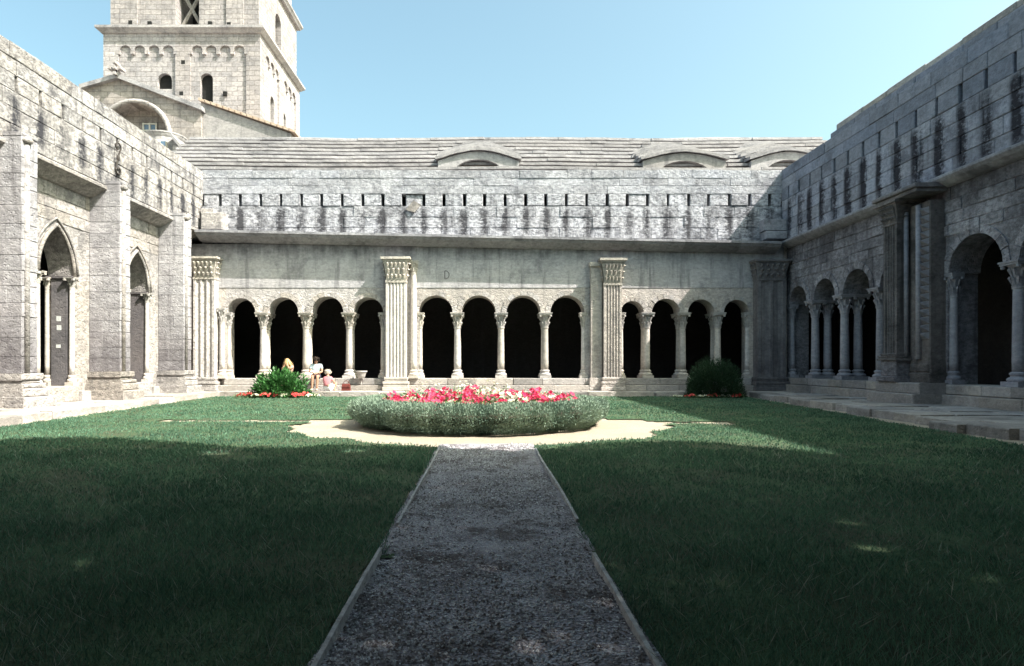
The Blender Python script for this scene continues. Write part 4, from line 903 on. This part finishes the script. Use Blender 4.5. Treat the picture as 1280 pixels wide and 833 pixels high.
MB().tube([(-5.86, 25.45, .44), (-5.80, 25.45, .56), (-5.72, 25.45, .60), (-5.64, 25.45, .56), (-5.58, 25.45, .44)], .012, 6).build('strap', 'bag', o)

# ------------------------------------------------------------------ people
def skin_mesh(joints, edges, root, mat, name, sub=2):
    names = list(joints); ix = {k: i for i, k in enumerate(names)}
    me = bpy.data.meshes.new(name); me.from_pydata([joints[k][0] for k in names], [(ix[a], ix[b]) for a, b in edges], []); me.update()
    o = bpy.data.objects.new(name, me); C.objects.link(o); md = o.modifiers.new('skin', 'SKIN'); md.use_smooth_shade = True
    for k in names:
        sv = me.skin_vertices[0].data[ix[k]]; r = joints[k][1]; sv.radius = (r, r) if not isinstance(r, tuple) else r; sv.use_root = (k == root)
    sd = o.modifiers.new('sub', 'SUBSURF'); sd.levels = sub; sd.render_levels = sub
    dg = bpy.context.evaluated_depsgraph_get(); nm = bpy.data.meshes.new_from_object(o.evaluated_get(dg), depsgraph=dg); bpy.data.objects.remove(o); bpy.data.meshes.remove(me)
    nm.name = name; nm.materials.clear(); nm.materials.append(mat); nm.polygons.foreach_set('use_smooth', [True]*len(nm.polygons)); return nm
def lerp(a, b, t_): return tuple(x+(y-x)*t_ for x, y in zip(a, b))
def hand_nodes(J, E, pre, wrist, elbow, k, curl=(0, 0, -1)):
    w = Vector(wrist); d = (w-Vector(elbow)).normalized(); c = Vector(curl).normalized(); side = d.cross(c)
    if side.length < .1: side = Vector((1, 0, 0))
    side.normalize(); c = side.cross(d).normalized()
    palm = w+d*.07*k; J[pre+'palm'] = (tuple(palm), .028*k); E.append((pre+'wrist', pre+'palm'))
    for i, (o_, L_) in enumerate(((-.030, .062), (-.010, .072), (.010, .068), (.030, .052))):
        b = palm+side*o_*k+d*.025*k; m_ = b+d*L_*.55*k+c*.012*k; e_ = m_+d*L_*.35*k+c*.03*k
        J[pre+'fa%d' % i] = (tuple(b), .009*k); J[pre+'fb%d' % i] = (tuple(m_), .0085*k); J[pre+'fc%d' % i] = (tuple(e_), .007*k)
        E += [(pre+'palm', pre+'fa%d' % i), (pre+'fa%d' % i, pre+'fb%d' % i), (pre+'fb%d' % i, pre+'fc%d' % i)]
    tb = w+side*-.03*k+d*.03*k; te = tb+side*-.03*k+d*.04*k+c*.015*k; J[pre+'ta'] = (tuple(tb), .010*k); J[pre+'tb'] = (tuple(te), .008*k); E += [(pre+'wrist', pre+'ta'), (pre+'ta', pre+'tb')]
def flat(name, c, rough=.7): return simple(name, c, rough, tuple(x*.85 for x in c), 14, .2)
def person(label, loc, rz, k, J0, skin, shirt, shorts, hairc, hair, shoe=None, group=None):
    """J0: joint name -> position (unscaled metres, figure faces -Y)"""
    root = thing('person', loc, label, 'person', group); root.rotation_euler = (0, 0, rz)
    G = lambda n_: tuple(v*k for v in J0[n_])
    rad = dict(pelvis=.14, waist=.125, chest=.145, neck0=.075, neck=.052, head=.085, crown=.088, top=.045)
    J = {n_: (G(n_), rad[n_]*k) for n_ in rad}
    E = [('pelvis', 'waist'), ('waist', 'chest'), ('chest', 'neck0'), ('neck0', 'neck'), ('neck', 'head'), ('head', 'crown'), ('crown', 'top')]
    for s in 'lr':
        for n_, r in (('sh', .062), ('el', .042), ('wrist', .028), ('hip', .095), ('knee', .062), ('ankle', .042), ('heel', .038), ('toe', .030)): J[s+n_] = (G(s+n_), r*k)
        J[s+'thigh'] = (lerp(G(s+'hip'), G(s+'knee'), .45), .085*k); J[s+'calf'] = (lerp(G(s+'knee'), G(s+'ankle'), .3), .06*k); J[s+'fore'] = (lerp(G(s+'el'), G(s+'wrist'), .3), .042*k)
        E += [('chest', s+'sh'), (s+'sh', s+'el'), (s+'el', s+'fore'), (s+'fore', s+'wrist'), ('pelvis', s+'hip'), (s+'hip', s+'thigh'), (s+'thigh', s+'knee'), (s+'knee', s+'calf'), (s+'calf', s+'ankle'), (s+'ankle', s+'heel'), (s+'heel', s+'toe')]
        hand_nodes(J, E, s, G(s+'wrist'), G(s+'el'), k)
    bm = skin_mesh(J, E, 'pelvis', skin, 'body'); body = link('body', bm, root)
    # face: nose, ears, eyes, mouth on the front of the head
    hd = Vector(G('head')); cr = Vector(G('crown')); upv = (cr-hd).normalized(); fw = Vector(G('face')).normalized(); fw = (fw-upv*fw.dot(upv)).normalized(); sd = fw.cross(upv)
    c0 = (hd+cr)/2
    mb = MB(); nb = c0+fw*.092*k-upv*.01*k; mb.add([nb+upv*.03*k, nb-sd*.016*k-upv*.018*k, nb+sd*.016*k-upv*.018*k, nb+fw*.022*k-upv*.014*k], [(0, 1, 3), (0, 3, 2), (1, 2, 3)])
    for s in (-1, 1): mb.lathe([(.0, -.028*k), (.016*k, -.015*k), (.018*k, .012*k), (0, .028*k)], 6, *(c0+sd*s*.092*k))
    me = mb.mesh('nose_and_ears', skin); link('face', me, root)
    mb = MB()
    for s in (-1, 1): mb.lathe([(0, -.007*k), (.011*k, 0), (0, .007*k)], 6, *(c0+fw*.090*k+sd*s*.033*k+upv*.018*k))
    mb.tube([c0+fw*.088*k-upv*.05*k-sd*.02*k, c0+fw*.093*k-upv*.052*k, c0+fw*.088*k-upv*.05*k+sd*.02*k], .005*k, 5); link('eyes_and_mouth', mb.mesh('eyes_and_mouth', flat('eye dark', (.08, .04, .035))), root)
    # shirt with short sleeves
    S = {}
    for n_, r in (('waist', .152), ('chest', .168), ('neck0', .09)): S[n_] = (G(n_), r*k)
    S['hem'] = (lerp(G('pelvis'), G('waist'), .35), .155*k); ES = [('hem', 'waist'), ('waist', 'chest'), ('chest', 'neck0')]
    for s in 'lr':
        S[s+'sh'] = (G(s+'sh'), .082*k); S[s+'sl'] = (lerp(G(s+'sh'), G(s+'el'), .6), .068*k); ES += [('chest', s+'sh'), (s+'sh', s+'sl')]
    link('shirt', skin_mesh(S, ES, 'chest', shirt, 'shirt'), root)
    S = {'pelvis': (G('pelvis'), .165*k), 'wb': (lerp(G('pelvis'), G('waist'), .5), .145*k)}; ES = [('pelvis', 'wb')]
    for s in 'lr':
        S[s+'hip'] = (G(s+'hip'), .118*k); S[s+'leg'] = (lerp(G(s+'hip'), G(s+'knee'), .62), .105*k); ES += [('pelvis', s+'hip'), (s+'hip', s+'leg')]
    link('shorts', skin_mesh(S, ES, 'pelvis', shorts, 'shorts'), root)
    for s in 'lr':
        if shoe:
            S = {'a': (lerp(G(s+'ankle'), G(s+'heel'), .7), .048*k), 'h': (G(s+'heel'), .05*k), 't': (lerp(G(s+'heel'), G(s+'toe'), 1.08), .042*k)}; link('shoe', skin_mesh(S, [('a', 'h'), ('h', 't')], 'h', shoe, 'shoe'), root)
    # hair: cap of strands, long when asked
    n = 1500 if hair != 'long' else 2600
    dd = unit(rng.normal(size=(n, 3))); fwv = np.array(fw); uv = np.array(upv); keep = (dd@fwv < .35) & (dd@uv > -.35) | (dd@uv > .55); dd = dd[keep]; n = len(dd)
    P = np.array(c0+upv*.015*k)+dd*np.array([.102, .112, .112])*k
    if hair == 'long':
        Dn = unit(dd*.35-np.array([0, 0, 1.])+np.array(-fw)*.25+rng.normal(0, .12, (n, 3))); Lh = rng.uniform(.16, .34, n)*k
    else: Dn = unit(dd*.4-uv*.7+rng.normal(0, .3, (n, 3))); Lh = rng.uniform(.04, .08, n)*k
    leafmesh('hair', P, Dn, dd, Lh, np.full(n, .022*k), hairc, root)
    mb = MB(); mb.lathe([(.02, -.04), (.085, -.035), (.105, .02), (.10, .07), (.06, .112), (.01, .125)], 14, 0, 0, 0); me = mb.mesh('scalp', hairc, smooth=True)
    at = me.attributes.new('rnd', 'FLOAT', 'POINT'); so = link('scalp', me, root, c0-fw*.012*k+upv*.0); so.rotation_mode = 'QUATERNION'; so.rotation_quaternion = upv.to_track_quat('Z', 'Y'); so.scale = (k, k, k)
    return root
def hairmat(name, a, b): M[name] = leafmat(name, a, b, .45, .1); return name
SK = flat('tan skin', (.46, .26, .18), .55)  # even tan skin colour
seatedA = dict(pelvis=(0, .02, .10), waist=(0, .0, .26), chest=(0, -.06, .45), neck0=(0, -.09, .58), neck=(0, -.12, .64), head=(.01, -.17, .72), crown=(.015, -.19, .80), top=(.015, -.19, .87), face=(.15, -1, -.75),
    lsh=(.19, -.08, .53), lel=(.25, -.16, .28), lwrist=(.10, -.36, .23), rsh=(-.19, -.08, .53), rel=(-.25, -.14, .28), rwrist=(-.08, -.36, .24),
    lhip=(.09, -.02, .08), lknee=(.10, -.46, .10), lankle=(.08, -.46, -.36), lheel=(.08, -.45, -.44), ltoe=(.09, -.62, -.455),
    rhip=(-.09, -.02, .08), rknee=(-.10, -.46, .10), rankle=(-.12, -.44, -.36), rheel=(-.12, -.43, -.44), rtoe=(-.13, -.60, -.455))
pA = person('adult in pale blue T-shirt and navy shorts sitting on the low wall, head bowed', (-6.98, 25.62, .68), R(8), 1.0, seatedA, SK, flat('pale blue cotton', (.48, .58, .62)), flat('navy cotton', (.05, .06, .10)), hairmat('dark brown hair', (.025, .018, .014), (.06, .04, .03)), 'short', flat('pale sandal', (.55, .42, .34)))
bk = thing('paper_map', (-6.98, 25.30, .93), 'open pale map on the lap of the adult in the T-shirt', 'map'); 
mb = MB()
for s in (-1, 1): mb.prism([(0, -.02, 0), (s*.14, -.05, .03), (s*.14, .10, .09), (0, .13, .06)], [(0, -.02, -.008), (s*.14, -.05, .022), (s*.14, .10, .082), (0, .13, .052)])
link('pages', mb.mesh('pages', 'paper'), bk)
seatedB = dict(seatedA); seatedB.update(head=(-.01, -.16, .73), crown=(-.01, -.17, .81), top=(-.01, -.17, .88), face=(-.1, -1, -.35), lel=(.17, -.30, .42), lwrist=(.05, -.27, .62), rel=(-.17, -.30, .42), rwrist=(-.06, -.27, .62))
pB = person('girl with long blonde hair sitting behind the leafy bush, hands at her face', (-8.12, 25.68, .68), R(-10), .92, seatedB, flat('tanned skin', (.48, .28, .19), .55), flat('pale peach cotton', (.55, .34, .27)), flat('beige cotton', (.5, .42, .32)), hairmat('blonde hair', (.55, .36, .18), (.72, .52, .28)), 'long', flat('brown sandal', (.3, .2, .14)))
squat = dict(pelvis=(0, .0, .15), waist=(.0, -.01, .29), chest=(.03, -.06, .46), neck0=(.05, -.10, .58), neck=(.06, -.13, .63), head=(.09, -.17, .71), crown=(.10, -.19, .80), top=(.10, -.19, .87), face=(.3, -1, -.5),
    lsh=(.21, -.08, .52), lel=(.30, -.20, .34), lwrist=(.20, -.38, .30), rsh=(-.15, -.08, .53), rel=(-.22, -.22, .34), rwrist=(-.08, -.38, .30),
    lhip=(.10, -.03, .13), lknee=(.20, -.36, .34), lankle=(.17, -.28, .08), lheel=(.17, -.26, .04), ltoe=(.18, -.42, .035), rhip=(-.10, -.03, .13), rknee=(-.18, -.36, .34), rankle=(-.15, -.28, .08), rheel=(-.15, -.26, .04), rtoe=(-.16, -.42, .035))
pC = person('fair haired toddler in pink top and white shorts sitting on the pavement, back turned', (-6.40, 25.05, .185), R(155), .98, squat, flat('child skin', (.5, .3, .22), .55), flat('pink cotton', (.6, .24, .27)), flat('white cotton', (.75, .78, .78)), hairmat('fair hair', (.60, .55, .48), (.75, .70, .62)), 'short')

# ------------------------------------------------------------------ tall tree behind the viewpoint whose shade falls on the front lawn
TR = thing('shade_tree', (7.2, -3.2, 0), 'tall spreading tree whose shadow darkens the front lawn', 'tree')
mb = MB(); mb.tube([(7.2, -3.2, -.1), (7.15, -3.1, 1.2), (7.0, -2.9, 3.5), (6.8, -2.4, 6), (6.6, -1.9, 8.5), (6.5, -1.5, 11)], [.55, .42, .36, .30, .2, .08], 12); mb.build('trunk', 'bark', TR, True)
RIM = [(-14, 10), (-9, 9.8), (-7.3, 10.3), (-6.3, 10.4), (-4.3, 9.5), (-2.9, 9.1), (-2.3, 9.6), (-.77, 9.3), (.66, 8.7), (1.6, 9.6), (2.4, 9.9), (3.3, 10.0), (3.7, 9.6), (4.4, 8.8), (5.2, 8.1), (9, 7)]
rim = lambda gx: float(np.interp(gx, [a for a, b in RIM], [b for a, b in RIM]))   # ragged rim of the crown, as its shadow shows it
clumps = []
for i in range(3200):
    x = random.uniform(-7.5, 13.0); y = random.uniform(-5.5, 7.6); z = random.uniform(7.6, 11.2)
    sy = y+.39*z; lim = rim(x-z/1.28)
    if sy > lim-.05: continue
    if z < 2.2+.66*max(y, 0)+1.3: continue
    clumps.append((x, y, z))
mb = MB()
for i in range(16):
    c = clumps[(i*53) % len(clumps)]; s_ = Vector((7.0-.02*i, -2.9+.1*i, 3.5+.3*i)); e_ = Vector(c); m_ = s_.lerp(e_, .5)+Vector((0, 0, .5)); mb.tube([s_, m_, e_], [.14, .09, .03], 7)
mb.build('limb', 'bark', TR, True)
cl = np.array(clumps); n = 210000; wgt = np.array([3.5 if rim(c[0]-c[2]/1.28)-(c[1]+.39*c[2]) < 1.1 else 1. for c in clumps]); ci = rng.choice(len(cl), n, p=wgt/wgt.sum()); P = cl[ci]+rng.normal(0, .33, (n, 3)); gx, gy = P[:, 0]-P[:, 2]/1.28, P[:, 1]+P[:, 2]*.39; k = gy < np.interp(gx, [a for a, b in RIM], [b for a, b in RIM])+rng.normal(0, .07, n)
for (hx, hy, hr) in ((-.04, 3.72, .13), (.29, 2.80, .14), (-.55, 3.1, .09), (2.84, 4.9, .16), (2.6, 4.2, .15), (-3.8, 8.75, .3), (-1.9, 8.9, .28), (-2.5, 3.9, .14), (.75, 3.75, .13)): k &= ((gx-hx)/1.3)**2+(gy-hy)**2 > hr**2
P = P[k]; n = len(P)
D = unit(rng.normal(size=(n, 3))); N = unit(rng.normal(0, .5, (n, 3))+np.array([0, 0, 1.]))
leafmesh('crown', P, D, N, rng.uniform(.16, .30, n), rng.uniform(.09, .16, n), 'tree', TR, off=(7.2, -3.2, 0))
